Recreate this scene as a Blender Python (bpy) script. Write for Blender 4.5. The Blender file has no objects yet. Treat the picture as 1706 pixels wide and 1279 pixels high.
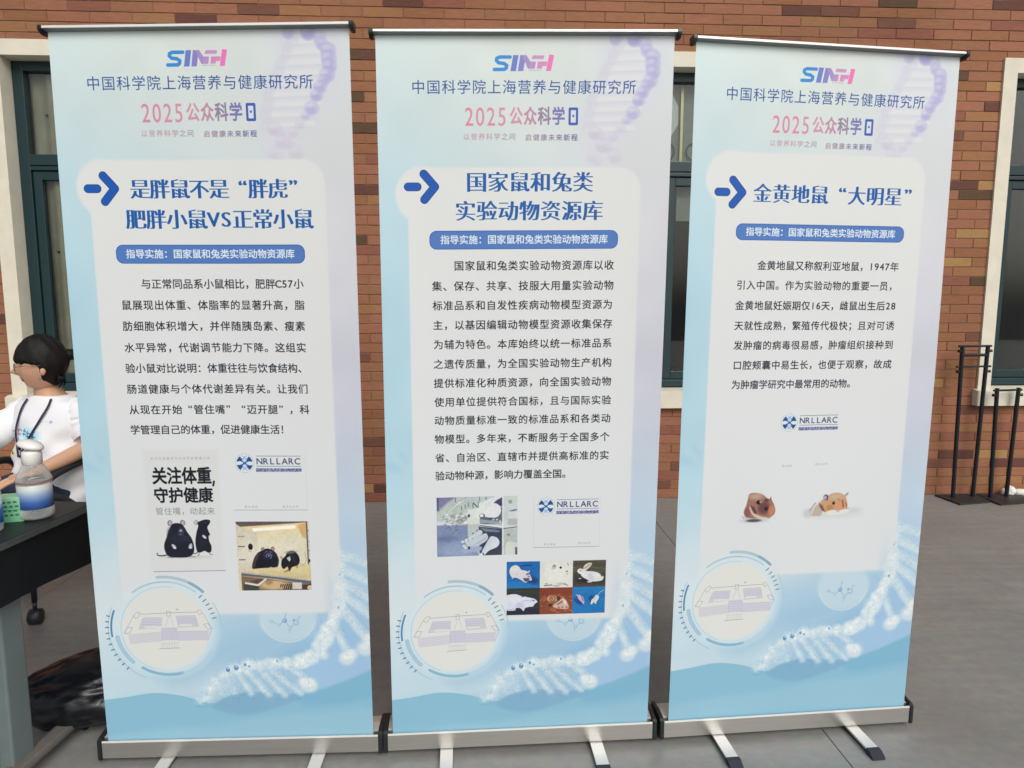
import bpy, bmesh, math, random
import numpy as np
from mathutils import Vector, Matrix, noise

# ---------------------------------------------------------------- scene, camera, light
sc = bpy.context.scene
COL = sc.collection
FPX, PITCH, ROLL, CAMH = 1149.53, 0.12417, 0.00081, 1.40999
_fw = np.array([0, math.cos(PITCH), -math.sin(PITCH)])
_r0 = np.array([1.0, 0, 0]); _u0 = np.cross(_r0, _fw)
_R = _r0 * math.cos(ROLL) + _u0 * math.sin(ROLL)
_U = -_r0 * math.sin(ROLL) + _u0 * math.cos(ROLL)
cam_data = bpy.data.cameras.new('camera')
cam_data.sensor_width = 36.0
cam_data.lens = 36.0 * FPX / 1706.0
cam_data.clip_start = 0.05
cam_data.clip_end = 400.0
cam = bpy.data.objects.new('camera', cam_data)
COL.objects.link(cam)
m = Matrix(((_R[0], _U[0], -_fw[0], 0), (_R[1], _U[1], -_fw[1], 0), (_R[2], _U[2], -_fw[2], CAMH), (0, 0, 0, 1)))
cam.matrix_world = m
sc.camera = cam

SUN_EL, SUN_AZ = math.radians(40), math.radians(158)      # azimuth measured clockwise from +Y
world = bpy.data.worlds.new('World'); sc.world = world
world.use_nodes = True
wn = world.node_tree.nodes; wl = world.node_tree.links
bg = wn['Background']
sky = wn.new('ShaderNodeTexSky'); sky.sky_type = 'NISHITA'; sky.sun_disc = False
sky.sun_elevation = SUN_EL; sky.sun_rotation = SUN_AZ
sky.air_density = 1.0; sky.dust_density = 4.0; sky.ozone_density = 1.0
hsv = wn.new('ShaderNodeHueSaturation'); hsv.inputs['Saturation'].default_value = 0.28
wl.new(sky.outputs[0], hsv.inputs['Color']); wl.new(hsv.outputs[0], bg.inputs['Color'])
bg.inputs['Strength'].default_value = 0.12
sun_d = bpy.data.lights.new('sun', 'SUN'); sun_d.energy = 1.5; sun_d.angle = math.radians(35)
sun_d.color = (1.0, 0.98, 0.94)
sun = bpy.data.objects.new('sun', sun_d); COL.objects.link(sun)
_sd = Vector((math.sin(SUN_AZ) * math.cos(SUN_EL), math.cos(SUN_AZ) * math.cos(SUN_EL), math.sin(SUN_EL)))
sun.rotation_euler = _sd.to_track_quat('Z', 'Y').to_euler()
sun.location = (0, -4, 8)
sc.view_settings.view_transform = 'Standard'
try: sc.view_settings.look = 'None'
except Exception: pass
sc.view_settings.exposure = -0.12
sc.view_settings.gamma = 1.0
sc.view_settings.use_curve_mapping = False

rng = random.Random(7)
nrs = np.random.RandomState(11)
PI = math.pi

# ---------------------------------------------------------------- helpers
def s2l(v):
    v = v / 255.0
    return v / 12.92 if v <= 0.04045 else ((v + 0.055) / 1.055) ** 2.4
def rgb(r, g, b, k=1.0):
    return (min(1, s2l(r) * k), min(1, s2l(g) * k), min(1, s2l(b) * k), 1.0)

MATS = {}
def mat(name, color=(0.5, 0.5, 0.5, 1), rough=0.6, metal=0.0, noise_amt=0.0, noise_scale=20.0, bump=0.0, bump_scale=60.0,
        spec=0.5, coat=0.0, stretch=None):
    if name in MATS: return MATS[name]
    m_ = bpy.data.materials.new(name); m_.use_nodes = True
    nt = m_.node_tree; p = nt.nodes['Principled BSDF']
    p.inputs['Base Color'].default_value = color
    p.inputs['Roughness'].default_value = rough
    p.inputs['Metallic'].default_value = metal
    p.inputs['Specular IOR Level'].default_value = spec
    p.inputs['Coat Weight'].default_value = coat
    tc = nt.nodes.new('ShaderNodeTexCoord')
    src = tc.outputs['Object']
    if stretch:
        mp = nt.nodes.new('ShaderNodeMapping'); mp.inputs['Scale'].default_value = stretch
        nt.links.new(src, mp.inputs['Vector']); src = mp.outputs[0]
    if noise_amt > 0:
        n = nt.nodes.new('ShaderNodeTexNoise'); n.inputs['Scale'].default_value = noise_scale
        n.inputs['Detail'].default_value = 6; n.inputs['Roughness'].default_value = 0.6
        nt.links.new(src, n.inputs['Vector'])
        mr = nt.nodes.new('ShaderNodeMapRange')
        mr.inputs['From Min'].default_value = 0.25; mr.inputs['From Max'].default_value = 0.75
        mr.inputs['To Min'].default_value = 1 - noise_amt; mr.inputs['To Max'].default_value = 1 + noise_amt
        nt.links.new(n.outputs['Fac'], mr.inputs['Value'])
        mx = nt.nodes.new('ShaderNodeVectorMath'); mx.operation = 'SCALE'
        mx.inputs[0].default_value = color[:3]
        nt.links.new(mr.outputs[0], mx.inputs['Scale']); nt.links.new(mx.outputs[0], p.inputs['Base Color'])
    if bump > 0:
        n2 = nt.nodes.new('ShaderNodeTexNoise'); n2.inputs['Scale'].default_value = bump_scale; n2.inputs['Detail'].default_value = 5
        nt.links.new(src, n2.inputs['Vector'])
        b = nt.nodes.new('ShaderNodeBump'); b.inputs['Strength'].default_value = bump; b.inputs['Distance'].default_value = 0.01
        nt.links.new(n2.outputs['Fac'], b.inputs['Height']); nt.links.new(b.outputs[0], p.inputs['Normal'])
    MATS[name] = m_
    return m_

def link(o, parent=None):
    COL.objects.link(o)
    if parent is not None: o.parent = parent
    return o
def empty(name, label, cat, loc=(0, 0, 0), rz=0.0, group=None):
    o = bpy.data.objects.new(name, None); o.empty_display_size = 0.1
    COL.objects.link(o); o.location = loc; o.rotation_euler = (0, 0, rz)
    o['label'] = label; o['category'] = cat
    if group: o['group'] = group
    return o
def obj(name, bm, material, parent=None, smooth=False, loc=None, rot=None):
    me = bpy.data.meshes.new(name); bm.to_mesh(me); bm.free()
    if isinstance(material, (list, tuple)):
        for x in material: me.materials.append(x)
    elif material is not None: me.materials.append(material)
    if smooth:
        me.polygons.foreach_set('use_smooth', [True] * len(me.polygons))
    o = bpy.data.objects.new(name, me); link(o, parent)
    if loc is not None: o.location = loc
    if rot is not None: o.rotation_euler = rot
    return o
def tag(o, label, cat, group=None):
    o['label'] = label; o['category'] = cat
    if group: o['group'] = group
    return o
def box(bm, x0, x1, y0, y1, z0, z1, bev=0.0, mi=0):
    vs = [bm.verts.new(c) for c in ((x0, y0, z0), (x1, y0, z0), (x1, y1, z0), (x0, y1, z0), (x0, y0, z1), (x1, y0, z1), (x1, y1, z1), (x0, y1, z1))]
    fs = [bm.faces.new([vs[i] for i in f]) for f in ((0, 3, 2, 1), (4, 5, 6, 7), (0, 1, 5, 4), (1, 2, 6, 5), (2, 3, 7, 6), (3, 0, 4, 7))]
    for f in fs: f.material_index = mi
    if bev > 0:
        es = list({e for f in fs for e in f.edges})
        bmesh.ops.bevel(bm, geom=es, offset=bev, segments=2, profile=0.6, affect='EDGES')
    return bm
def prism(bm, prof, x0, x1, axis='x'):
    """profile points (a,b) extruded along an axis: x -> (x,a,b)"""
    def P(t, a, b):
        return (t, a, b) if axis == 'x' else ((a, t, b) if axis == 'y' else (a, b, t))
    A = [bm.verts.new(P(x0, a, b)) for a, b in prof]; B = [bm.verts.new(P(x1, a, b)) for a, b in prof]
    n = len(prof)
    for i in range(n):
        bm.faces.new((A[i], A[(i + 1) % n], B[(i + 1) % n], B[i]))
    bm.faces.new(A[::-1]); bm.faces.new(B)
    bmesh.ops.recalc_face_normals(bm, faces=bm.faces[:])
    return bm
def lathe(bm, prof, seg=28, center=(0, 0)):
    rings = []
    for r, z in prof:
        rings.append([bm.verts.new((center[0] + r * math.cos(2 * PI * k / seg), center[1] + r * math.sin(2 * PI * k / seg), z)) for k in range(seg)])
    for a, b in zip(rings, rings[1:]):
        for k in range(seg):
            bm.faces.new((a[k], a[(k + 1) % seg], b[(k + 1) % seg], b[k]))
    return bm
def tube(bm, pts, radii, seg=8, cap=True, flat=1.0, upv=None):
    pts = [Vector(p) for p in pts]
    if not hasattr(radii, '__len__'): radii = [radii] * len(pts)
    rings = []; prev = None
    for i, p in enumerate(pts):
        d = (pts[min(i + 1, len(pts) - 1)] - pts[max(i - 1, 0)]).normalized()
        if prev is None:
            a = Vector(upv) if upv else (Vector((0, 0, 1)) if abs(d.z) < 0.9 else Vector((1, 0, 0)))
        else: a = prev
        a = (a - d * a.dot(d)).normalized(); prev = a
        b = d.cross(a)
        rings.append([bm.verts.new(p + (a * math.cos(2 * PI * k / seg) + b * flat * math.sin(2 * PI * k / seg)) * radii[i]) for k in range(seg)])
    for A, B in zip(rings, rings[1:]):
        for k in range(seg): bm.faces.new((A[k], A[(k + 1) % seg], B[(k + 1) % seg], B[k]))
    if cap:
        bm.faces.new(rings[0][::-1]); bm.faces.new(rings[-1])
    return bm
def catmull(P, n=6):
    out = []; P = [np.array(p, float) for p in P]
    for i in range(len(P) - 1):
        p0 = P[max(i - 1, 0)]; p1 = P[i]; p2 = P[i + 1]; p3 = P[min(i + 2, len(P) - 1)]
        for k in range(n):
            t = k / n
            out.append(0.5 * ((2 * p1) + (-p0 + p2) * t + (2 * p0 - 5 * p1 + 4 * p2 - p3) * t * t + (-p0 + 3 * p1 - 3 * p2 + p3) * t ** 3))
    out.append(P[-1]); return out

# ================================================================ the printed sheets (painted in the script)
# -- glyph shapes come from Blender's built-in font
class Glyphs:
    def __init__(s): s.tris = {}; s.cache = {}
    def load(s, chars):
        obs = []
        for ch in chars:
            c = bpy.data.curves.new('glyph', 'FONT'); c.body = ch; c.resolution_u = 4
            o = bpy.data.objects.new('glyph', c); COL.objects.link(o); obs.append((ch, o, c))
        dg = bpy.context.evaluated_depsgraph_get(); dg.update()
        for ch, o, c in obs:
            oe = o.evaluated_get(dg); me = oe.to_mesh(); me.calc_loop_triangles()
            co = np.empty(len(me.vertices) * 3, np.float32); me.vertices.foreach_get('co', co)
            ti = np.empty(len(me.loop_triangles) * 3, np.int32); me.loop_triangles.foreach_get('vertices', ti)
            s.tris[ch] = co.reshape(-1, 3)[:, :2][ti.reshape(-1, 3)]
            oe.to_mesh_clear()
        for ch, o, c in obs:
            bpy.data.objects.remove(o); bpy.data.curves.remove(c)
    def mask(s, ch, em, style):
        key = (ch, round(em, 1), style)
        if key in s.cache: return s.cache[key]
        SS = 3; E = em * SS; mg = 0.15
        n = int(math.ceil(E * (1 + 2 * mg) / SS)) * SS
        M = np.zeros((n, n), bool)
        T = s.tris[ch].astype(np.float64)
        if len(T):
            # CJK box: x 0..1, y -.12...88 ; latin glyphs centred in the box
            if ord(ch) < 0x2000:
                lo = T.reshape(-1, 2).min(0); hi = T.reshape(-1, 2).max(0)
                offx = 0.5 - (lo[0] + hi[0]) / 2; offy = 0.02
            elif ch in '\u201c\u201d':
                lo = T.reshape(-1, 2).min(0); hi = T.reshape(-1, 2).max(0)
                offx = 0.5 - (lo[0] + hi[0]) / 2; offy = 0.08
            else: offx = offy = 0
            X = (T[:, :, 0] + offx + mg) * E; Y = (0.88 + mg - T[:, :, 1] - offy) * E
            for tx, ty in zip(X, Y):
                x0 = max(int(tx.min()), 0); x1 = min(int(tx.max()) + 2, n); y0 = max(int(ty.min()), 0); y1 = min(int(ty.max()) + 2, n)
                if x1 <= x0 or y1 <= y0: continue
                gx = np.arange(x0, x1)[None, :] + 0.5; gy = np.arange(y0, y1)[:, None] + 0.5
                a = (tx[1] - tx[0]) * (gy - ty[0]) - (ty[1] - ty[0]) * (gx - tx[0])
                b = (tx[2] - tx[1]) * (gy - ty[1]) - (ty[2] - ty[1]) * (gx - tx[1])
                c = (tx[0] - tx[2]) * (gy - ty[2]) - (ty[0] - ty[2]) * (gx - tx[2])
                M[y0:y1, x0:x1] |= ((a >= 0) & (b >= 0) & (c >= 0)) | ((a <= 0) & (b <= 0) & (c <= 0))
        def dil(A, rx, ry):
            B = A.copy()
            for dx in range(-rx, rx + 1):
                for dy in range(-ry, ry + 1):
                    if (dx / (rx + .5)) ** 2 + (dy / (ry + .5)) ** 2 <= 1: B |= np.roll(np.roll(A, dx, 1), dy, 0)
            return B
        if style == 'bold': k = max(1, round(E * .016)); M = dil(M, k, k)
        elif style == 'med': M = dil(M, 1, 1)
        elif style == 'heavy': k = max(1, round(E * .024)); M = dil(M, k, k)
        elif style == 'song':
            k = max(1, round(E * .0165)); A = M.copy()
            for d in range(-k, k + 1): A &= np.roll(M, d, 0)
            M = dil(A, max(1, round(E * .036)), 1)
        out = M.reshape(n // SS, SS, n // SS, SS).mean((1, 3)).astype(np.float32)
        s.cache[key] = out
        return out
GL = Glyphs()

def catp(P, closed=True, n=5):
    P = [np.array(p, float) for p in P]; N = len(P); out = []
    for i in range(N if closed else N - 1):
        if closed: p0, p1, p2, p3 = P[(i - 1) % N], P[i], P[(i + 1) % N], P[(i + 2) % N]
        else: p0, p1, p2, p3 = P[max(i - 1, 0)], P[i], P[i + 1], P[min(i + 2, N - 1)]
        for k in range(n):
            t = k / n
            out.append(0.5 * ((2 * p1) + (-p0 + p2) * t + (2 * p0 - 5 * p1 + 4 * p2 - p3) * t * t + (-p0 + 3 * p1 - 3 * p2 + p3) * t ** 3))
    if not closed: out.append(P[-1])
    return out

def smooth_noise(h, w, cell, seed):
    r = np.random.RandomState(seed); gh, gw = int(h / cell) + 3, int(w / cell) + 3
    g = r.rand(gh, gw); y = np.arange(h) / cell; x = np.arange(w) / cell
    yi = y.astype(int); xi = x.astype(int); fy = y - yi; fx = x - xi
    fy = fy * fy * (3 - 2 * fy); fx = fx * fx * (3 - 2 * fx)
    a = g[yi][:, xi]; b = g[yi][:, xi + 1]; c = g[yi + 1][:, xi]; d = g[yi + 1][:, xi + 1]
    return (a * (1 - fx) + b * fx) * (1 - fy)[:, None] + (c * (1 - fx) + d * fx) * fy[:, None]

class Canvas:
    """numpy painter in millimetre coordinates, colours 0..255 (display)"""
    def __init__(s, wmm, hmm, S):
        s.S = S; s.W = int(wmm * S); s.H = int(hmm * S)
        s.a = np.zeros((s.H, s.W, 3), np.float32); s.ox = s.oy = 0.0; s.sx = s.sy = 1.0
        s.clip = None
    def map(s, x, y): return ((s.ox + x * s.sx) * s.S, (s.oy + y * s.sy) * s.S)
    def view(s, x0=0, y0=0, sx=1, sy=1): s.ox, s.oy, s.sx, s.sy = x0, y0, sx, sy
    def region(s, x0, y0, x1, y1, pad):
        X0 = max(int(x0 - pad), 0); Y0 = max(int(y0 - pad), 0); X1 = min(int(x1 + pad) + 1, s.W); Y1 = min(int(y1 + pad) + 1, s.H)
        if s.clip:
            X0 = max(X0, s.clip[0]); Y0 = max(Y0, s.clip[1]); X1 = min(X1, s.clip[2]); Y1 = min(Y1, s.clip[3])
        if X1 <= X0 or Y1 <= Y0: return None
        return X0, Y0, X1, Y1, np.arange(X0, X1)[None, :] + .5, np.arange(Y0, Y1)[:, None] + .5
    def comp(s, X0, Y0, X1, Y1, al, col):
        al = al[..., None]; s.a[Y0:Y1, X0:X1] = s.a[Y0:Y1, X0:X1] * (1 - al) + np.asarray(col, np.float32) * al
    def put(s, reg, d, col, alpha, soft):
        soft = max(soft, 1.0)
        al = np.clip(.5 - d / soft, 0, 1) * alpha
        s.comp(*reg[:4], al, col)
    def k(s): return (abs(s.sx) + abs(s.sy)) / 2 * s.S
    def ell(s, cx, cy, rx, ry, col, alpha=1, soft=0, rot=0):
        X, Y = s.map(cx, cy); k = s.k(); RX, RY = rx * k, ry * k; R = max(RX, RY); sf = soft * k
        reg = s.region(X - R, Y - R, X + R, Y + R, sf + 2)
        if not reg: return
        dx, dy = reg[4] - X, reg[5] - Y
        c, n = math.cos(rot), math.sin(rot); u = (dx * c + dy * n) / RX; v = (-dx * n + dy * c) / RY
        r = np.sqrt(u * u + v * v); s.put(reg, (r - 1) * min(RX, RY), col, alpha, sf)
    def line(s, pts, w, col, alpha=1, soft=0, closed=False):
        P = [s.map(*p) for p in pts]; k = s.k(); r = w * k / 2; sf = soft * k
        if closed: P = P + [P[0]]
        xs = [p[0] for p in P]; ys = [p[1] for p in P]
        reg = s.region(min(xs), min(ys), max(xs), max(ys), r + sf + 2)
        if not reg: return
        d = None
        for (ax, ay), (bx, by) in zip(P, P[1:]):
            vx, vy = bx - ax, by - ay; L = vx * vx + vy * vy + 1e-9
            t = np.clip(((reg[4] - ax) * vx + (reg[5] - ay) * vy) / L, 0, 1)
            q = np.hypot(reg[4] - ax - t * vx, reg[5] - ay - t * vy)
            d = q if d is None else np.minimum(d, q)
        s.put(reg, d - r, col, alpha, sf)
    def poly(s, pts, col, alpha=1, soft=0, smooth=False):
        if smooth: pts = catp(pts)
        P = [s.map(*p) for p in pts]; k = s.k(); sf = soft * k
        xs = [p[0] for p in P]; ys = [p[1] for p in P]
        reg = s.region(min(xs), min(ys), max(xs), max(ys), sf + 2)
        if not reg: return
        gx, gy = reg[4], reg[5]; ins = np.zeros((gy.shape[0], gx.shape[1]), bool); d = None
        for (ax, ay), (bx, by) in zip(P, P[1:] + P[:1]):
            vx, vy = bx - ax, by - ay; L = vx * vx + vy * vy + 1e-9
            t = np.clip(((gx - ax) * vx + (gy - ay) * vy) / L, 0, 1)
            q = np.hypot(gx - ax - t * vx, gy - ay - t * vy); d = q if d is None else np.minimum(d, q)
            if abs(by - ay) > 1e-9:
                c = ((ay > gy) != (by > gy)) & (gx < (bx - ax) * (gy - ay) / (by - ay) + ax); ins ^= c
        col_ = col
        s.put(reg, np.where(ins, -d, d), col_, alpha, sf)
    def rect(s, x0, y0, x1, y1, col, alpha=1, soft=0, r=0):
        a = s.map(x0, y0); b = s.map(x1, y1); k = s.k(); R = r * k; sf = soft * k
        X0, X1 = min(a[0], b[0]), max(a[0], b[0]); Y0, Y1 = min(a[1], b[1]), max(a[1], b[1])
        reg = s.region(X0, Y0, X1, Y1, sf + 2)
        if not reg: return
        cx, cy = (X0 + X1) / 2, (Y0 + Y1) / 2
        qx = np.abs(reg[4] - cx) - (X1 - X0) / 2 + R; qy = np.abs(reg[5] - cy) - (Y1 - Y0) / 2 + R
        d = np.hypot(np.maximum(qx, 0), np.maximum(qy, 0)) + np.minimum(np.maximum(qx, qy), 0) - R
        s.put(reg, d, col, alpha, sf)
    def arc(s, cx, cy, r, a0, a1, w, col, alpha=1, soft=0, n=24):
        pts = [(cx + r * math.cos(math.radians(a0 + (a1 - a0) * t / n)), cy - r * math.sin(math.radians(a0 + (a1 - a0) * t / n))) for t in range(n + 1)]
        s.line(pts, w, col, alpha, soft)
    def glyph(s, ch, cx, cy, em, style, col, alpha=1, sx=1.0, sy=1.0):
        """one character centred at (cx,cy); em in mm; col colour or f(xmm)"""
        if ch in ' \u3000': return
        E = em * s.k(); M = GL.mask(ch, E, style)
        h, w = M.shape
        if sx != 1.0 or sy != 1.0:
            h2, w2 = max(1, int(h * sy)), max(1, int(w * sx))
            yy = np.linspace(0, h - 1, h2); xx = np.linspace(0, w - 1, w2); yi = yy.astype(int); xi = xx.astype(int)
            yj = np.minimum(yi + 1, h - 1); xj = np.minimum(xi + 1, w - 1); fy = (yy - yi)[:, None]; fx = (xx - xi)[None, :]
            M = (M[yi][:, xi] * (1 - fx) + M[yi][:, xj] * fx) * (1 - fy) + (M[yj][:, xi] * (1 - fx) + M[yj][:, xj] * fx) * fy
            h, w = M.shape
        X, Y = s.map(cx, cy); fx0 = X - w / 2; fy0 = Y - h / 2; X0, Y0 = int(math.floor(fx0)), int(math.floor(fy0)); dx, dy = fx0 - X0, fy0 - Y0
        Z = np.zeros((h + 1, w + 1), np.float32)
        Z[:h, :w] += M * (1 - dx) * (1 - dy); Z[:h, 1:] += M * dx * (1 - dy); Z[1:, :w] += M * (1 - dx) * dy; Z[1:, 1:] += M * dx * dy
        x0, y0, x1, y1 = max(X0, 0), max(Y0, 0), min(X0 + w + 1, s.W), min(Y0 + h + 1, s.H)
        if x1 <= x0 or y1 <= y0: return
        Z = Z[y0 - Y0:y1 - Y0, x0 - X0:x1 - X0] * alpha
        c = col(cx) if callable(col) else col
        s.comp(x0, y0, x1, y1, Z, c)
    def text(s, t, x0, x1, yc, em, style='reg', col=(25, 35, 40), alpha=1, asc=.58, sx=1.0, sy=1.0):
        ws = [asc if ord(c) < 128 else 1.0 for c in t]; pitch = (x1 - x0) / sum(ws); x = x0
        for c, w in zip(t, ws):
            cx = x + w * pitch / 2
            if c == '\u201c': cx += pitch * .22
            if c == '\u201d': cx -= pitch * .22
            s.glyph(c, cx, yc, em, style, col, alpha, sx, sy); x += w * pitch
    def to_image(s, name, gain=1.0):
        a = np.clip(s.a, 0, 255) / 255.0
        if gain != 1.0:
            l = np.where(a <= .04045, a / 12.92, ((a + .055) / 1.055) ** 2.4) * gain
            l = np.clip(l, 0, 1); a = np.where(l <= .0031308, l * 12.92, 1.055 * l ** (1 / 2.4) - .055)
        out = np.ones((s.H, s.W, 4), np.float32); out[..., :3] = a[::-1]
        im = bpy.data.images.new(name, s.W, s.H, alpha=False, float_buffer=False)
        im.pixels.foreach_set(out.ravel()); im.update(); im.pack()
        return im

INST = '中国科学院上海营养与健康研究所'
SUBL = '以营养科学之问'; SUBR = '启健康未来新程'
PILL = '指导实施：国家鼠和兔类实验动物资源库'
NRL = '国家鼠和兔类实验动物资源库'
BODY = {
 1: [(200, 651, 659, '与正常同品系小鼠相比，肥胖C57小'), (141, 652, 717, '鼠展现出体重、体脂率的显著升高，脂'), (140, 651, 775, '肪细胞体积增大，并伴随胰岛素、瘦素'),
     (140, 651, 835, '水平异常，代谢调节能力下降。这组实'), (139, 652, 893, '验小鼠对比说明：体重往往与饮食结构、'), (138, 651, 952, '肠道健康与个体代谢差异有关。让我们'),
     (140, 652, 1011, '从现在开始“管住嘴”“迈开腿”，科'), (139, 592, 1069, '学管理自己的体重，促进健康生活！')],
 2: [(201, 654, 606, '国家鼠和兔类实验动物资源库以收'), (139, 655, 662, '集、保存、共享、技服大用量实验动物'), (140, 653, 716, '标准品系和自发性疾病动物模型资源为'),
     (140, 654, 771, '主，以基因编辑动物模型资源收集保存'), (141, 654, 826, '为辅为特色。本库始终以统一标准品系'), (140, 655, 882, '之遗传质量，为全国实验动物生产机构'),
     (140, 655, 937, '提供标准化种质资源，向全国实验动物'), (141, 656, 992, '使用单位提供符合国标，且与国际实验'), (140, 656, 1046, '动物质量标准一致的标准品系和各类动'),
     (140, 654, 1101, '物模型。多年来，不断服务于全国多个'), (141, 654, 1157, '省、自治区、直辖市并提供高标准的实'), (141, 543, 1211, '验动物种源，影响力覆盖全国。')],
 3: [(212, 660, 603, '金黄地鼠又称叙利亚地鼠，1947年'), (151, 661, 660, '引入中国。作为实验动物的重要一员，'), (150, 660, 719, '金黄地鼠妊娠期仅16天，雌鼠出生后28'),
     (150, 661, 778, '天就性成熟，繁殖传代极快；且对可诱'), (151, 662, 836, '发肿瘤的病毒很易感，肿瘤组织接种到'), (152, 662, 895, '口腔颊囊中易生长，也便于观察，故成'),
     (151, 550, 953, '为肿瘤学研究中最常用的动物。')]}
TITLE = {1: [('是胖鼠不是“胖虎”', 190, 673, 405, 56), ('肥胖小鼠VS正常小鼠', 172, 686, 485, 57)],
         2: [('国家鼠和兔类', 237, 590, 380, 58), ('实验动物资源库', 206, 619, 457, 58)],
         3: [('金黄地鼠“大明星”', 188, 712, 400, 57)]}
KW = '关注饮食重视与代谢开启健康之旅关注体重守护健康管住嘴，动起来官方网站官方公众号'
allc = set(INST + SUBL + SUBR + PILL + NRL + KW + '公众科学日2025NRLLARC,VS')
for b in BODY.values():
    for q in b: allc |= set(q[3])
for t in TITLE.values():
    for q in t: allc |= set(q[0])
GL.load(sorted(allc))

def lerp_stops(x, stops):
    xs = [s_[0] for s_ in stops]
    return tuple(float(np.interp(x, xs, [s_[1][i] for s_ in stops])) for i in range(3))

def paint_logo(c):
    g = lambda x: lerp_stops(x, [(312, (50, 140, 205)), (350, (62, 130, 200)), (375, (115, 120, 190)), (400, (150, 135, 192)), (430, (190, 145, 190)), (470, (228, 112, 175))])
    f = lambda x, y: (312 + (x - 240) * 163 / 1235, 52 + (y - 150) * 41 / 315)
    def pl(pts, x): c.poly([f(*p) for p in pts], g(f(x, 0)[0]))
    S = [f(*p) for p in ((585, 188), (370, 188), (312, 215), (305, 255), (350, 300), (455, 312), (515, 350), (505, 400), (465, 428), (262, 430))]
    for i in range(len(S) - 1): c.line([S[i], S[i + 1]], 9, g((S[i][0] + S[i + 1][0]) / 2))
    pl([(645, 150), (755, 150), (700, 462), (590, 462)], 670)
    pl([(790, 150), (905, 150), (850, 462), (740, 462)], 800)
    pl([(830, 150), (915, 150), (1085, 415), (945, 415)], 950)
    pl([(1005, 275), (1110, 275), (1085, 415), (960, 415)], 1040)
    pl([(1045, 155), (1280, 155), (1265, 225), (1020, 225)], 1150)
    pl([(1150, 275), (1345, 275), (1325, 362), (1240, 362), (1230, 412), (1128, 412)], 1240)
    pl([(1380, 135), (1480, 150), (1415, 458), (1315, 458)], 1400)
    c.line([f(970, 445), f(1220, 443)], 2.5, (185, 175, 185), .8)

def paint_helix_top(c):
    hz = (203, 204, 218)
    c.poly([(600, 0), (770, 0), (765, 130), (720, 215), (640, 300), (560, 320), (555, 200), (600, 90)], hz, .55, 60, True)
    for i in range(9):                                    # pale rungs
        y = 30 + i * 26; t = i / 8
        xl = 650 - 80 * math.sin(min(1, t * 1.1) * 1.5); xr = 738 - 10 * t - 65 * max(0, t - .45)
        c.line([(xl, y + 5), (xr, y)], 17 - 3 * t, (217, 218, 220), .55, 9)
        c.line([(xl, y + 13), (xr, y + 9)], 2.6, (184, 184, 196), .30, 5)
    r = np.random.RandomState(5)
    for i in range(16):                                   # faint left strand
        t = i / 15; x = 655 - 85 * math.sin(t * 1.55) + r.uniform(-6, 6); y = 18 + 225 * t
        c.ell(x, y, 15, 14, (196, 197, 212), .40, 8)
    balls = [(640, 12, 17, .5), (693, 11, 22, .85), (722, 24, 19, .5), (728, 40, 18, .6), (743, 56, 21, .85), (744, 76, 21, .85), (745, 95, 20, .85), (738, 116, 21, .75), (728, 130, 17, .6), (718, 146, 18, .8),
             (708, 166, 18, .75), (694, 199, 20, .65), (677, 217, 14, .4), (661, 238, 15, .4), (592, 251, 20, .55), (641, 260, 16, .4), (610, 262, 12, .3), (612, 284, 22, .45), (630, 290, 14, .35), (585, 314, 18, .3), (648, 312, 22, .4), (600, 325, 16, .25)]
    for x, y, R, a in balls:
        warm = y > 230
        a *= .78; c.ell(x, y, R, R * .95, (178, 177, 210) if not warm else (197, 191, 206), a, 6)
        c.ell(x - R * .1, y + R * .35, R * .7, R * .5, (150, 148, 204) if not warm else (184, 174, 202), a * .75, 8)
        c.ell(x - R * .3, y - R * .35, R * .45, R * .35, (214, 212, 230), a * .6, 6)

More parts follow.
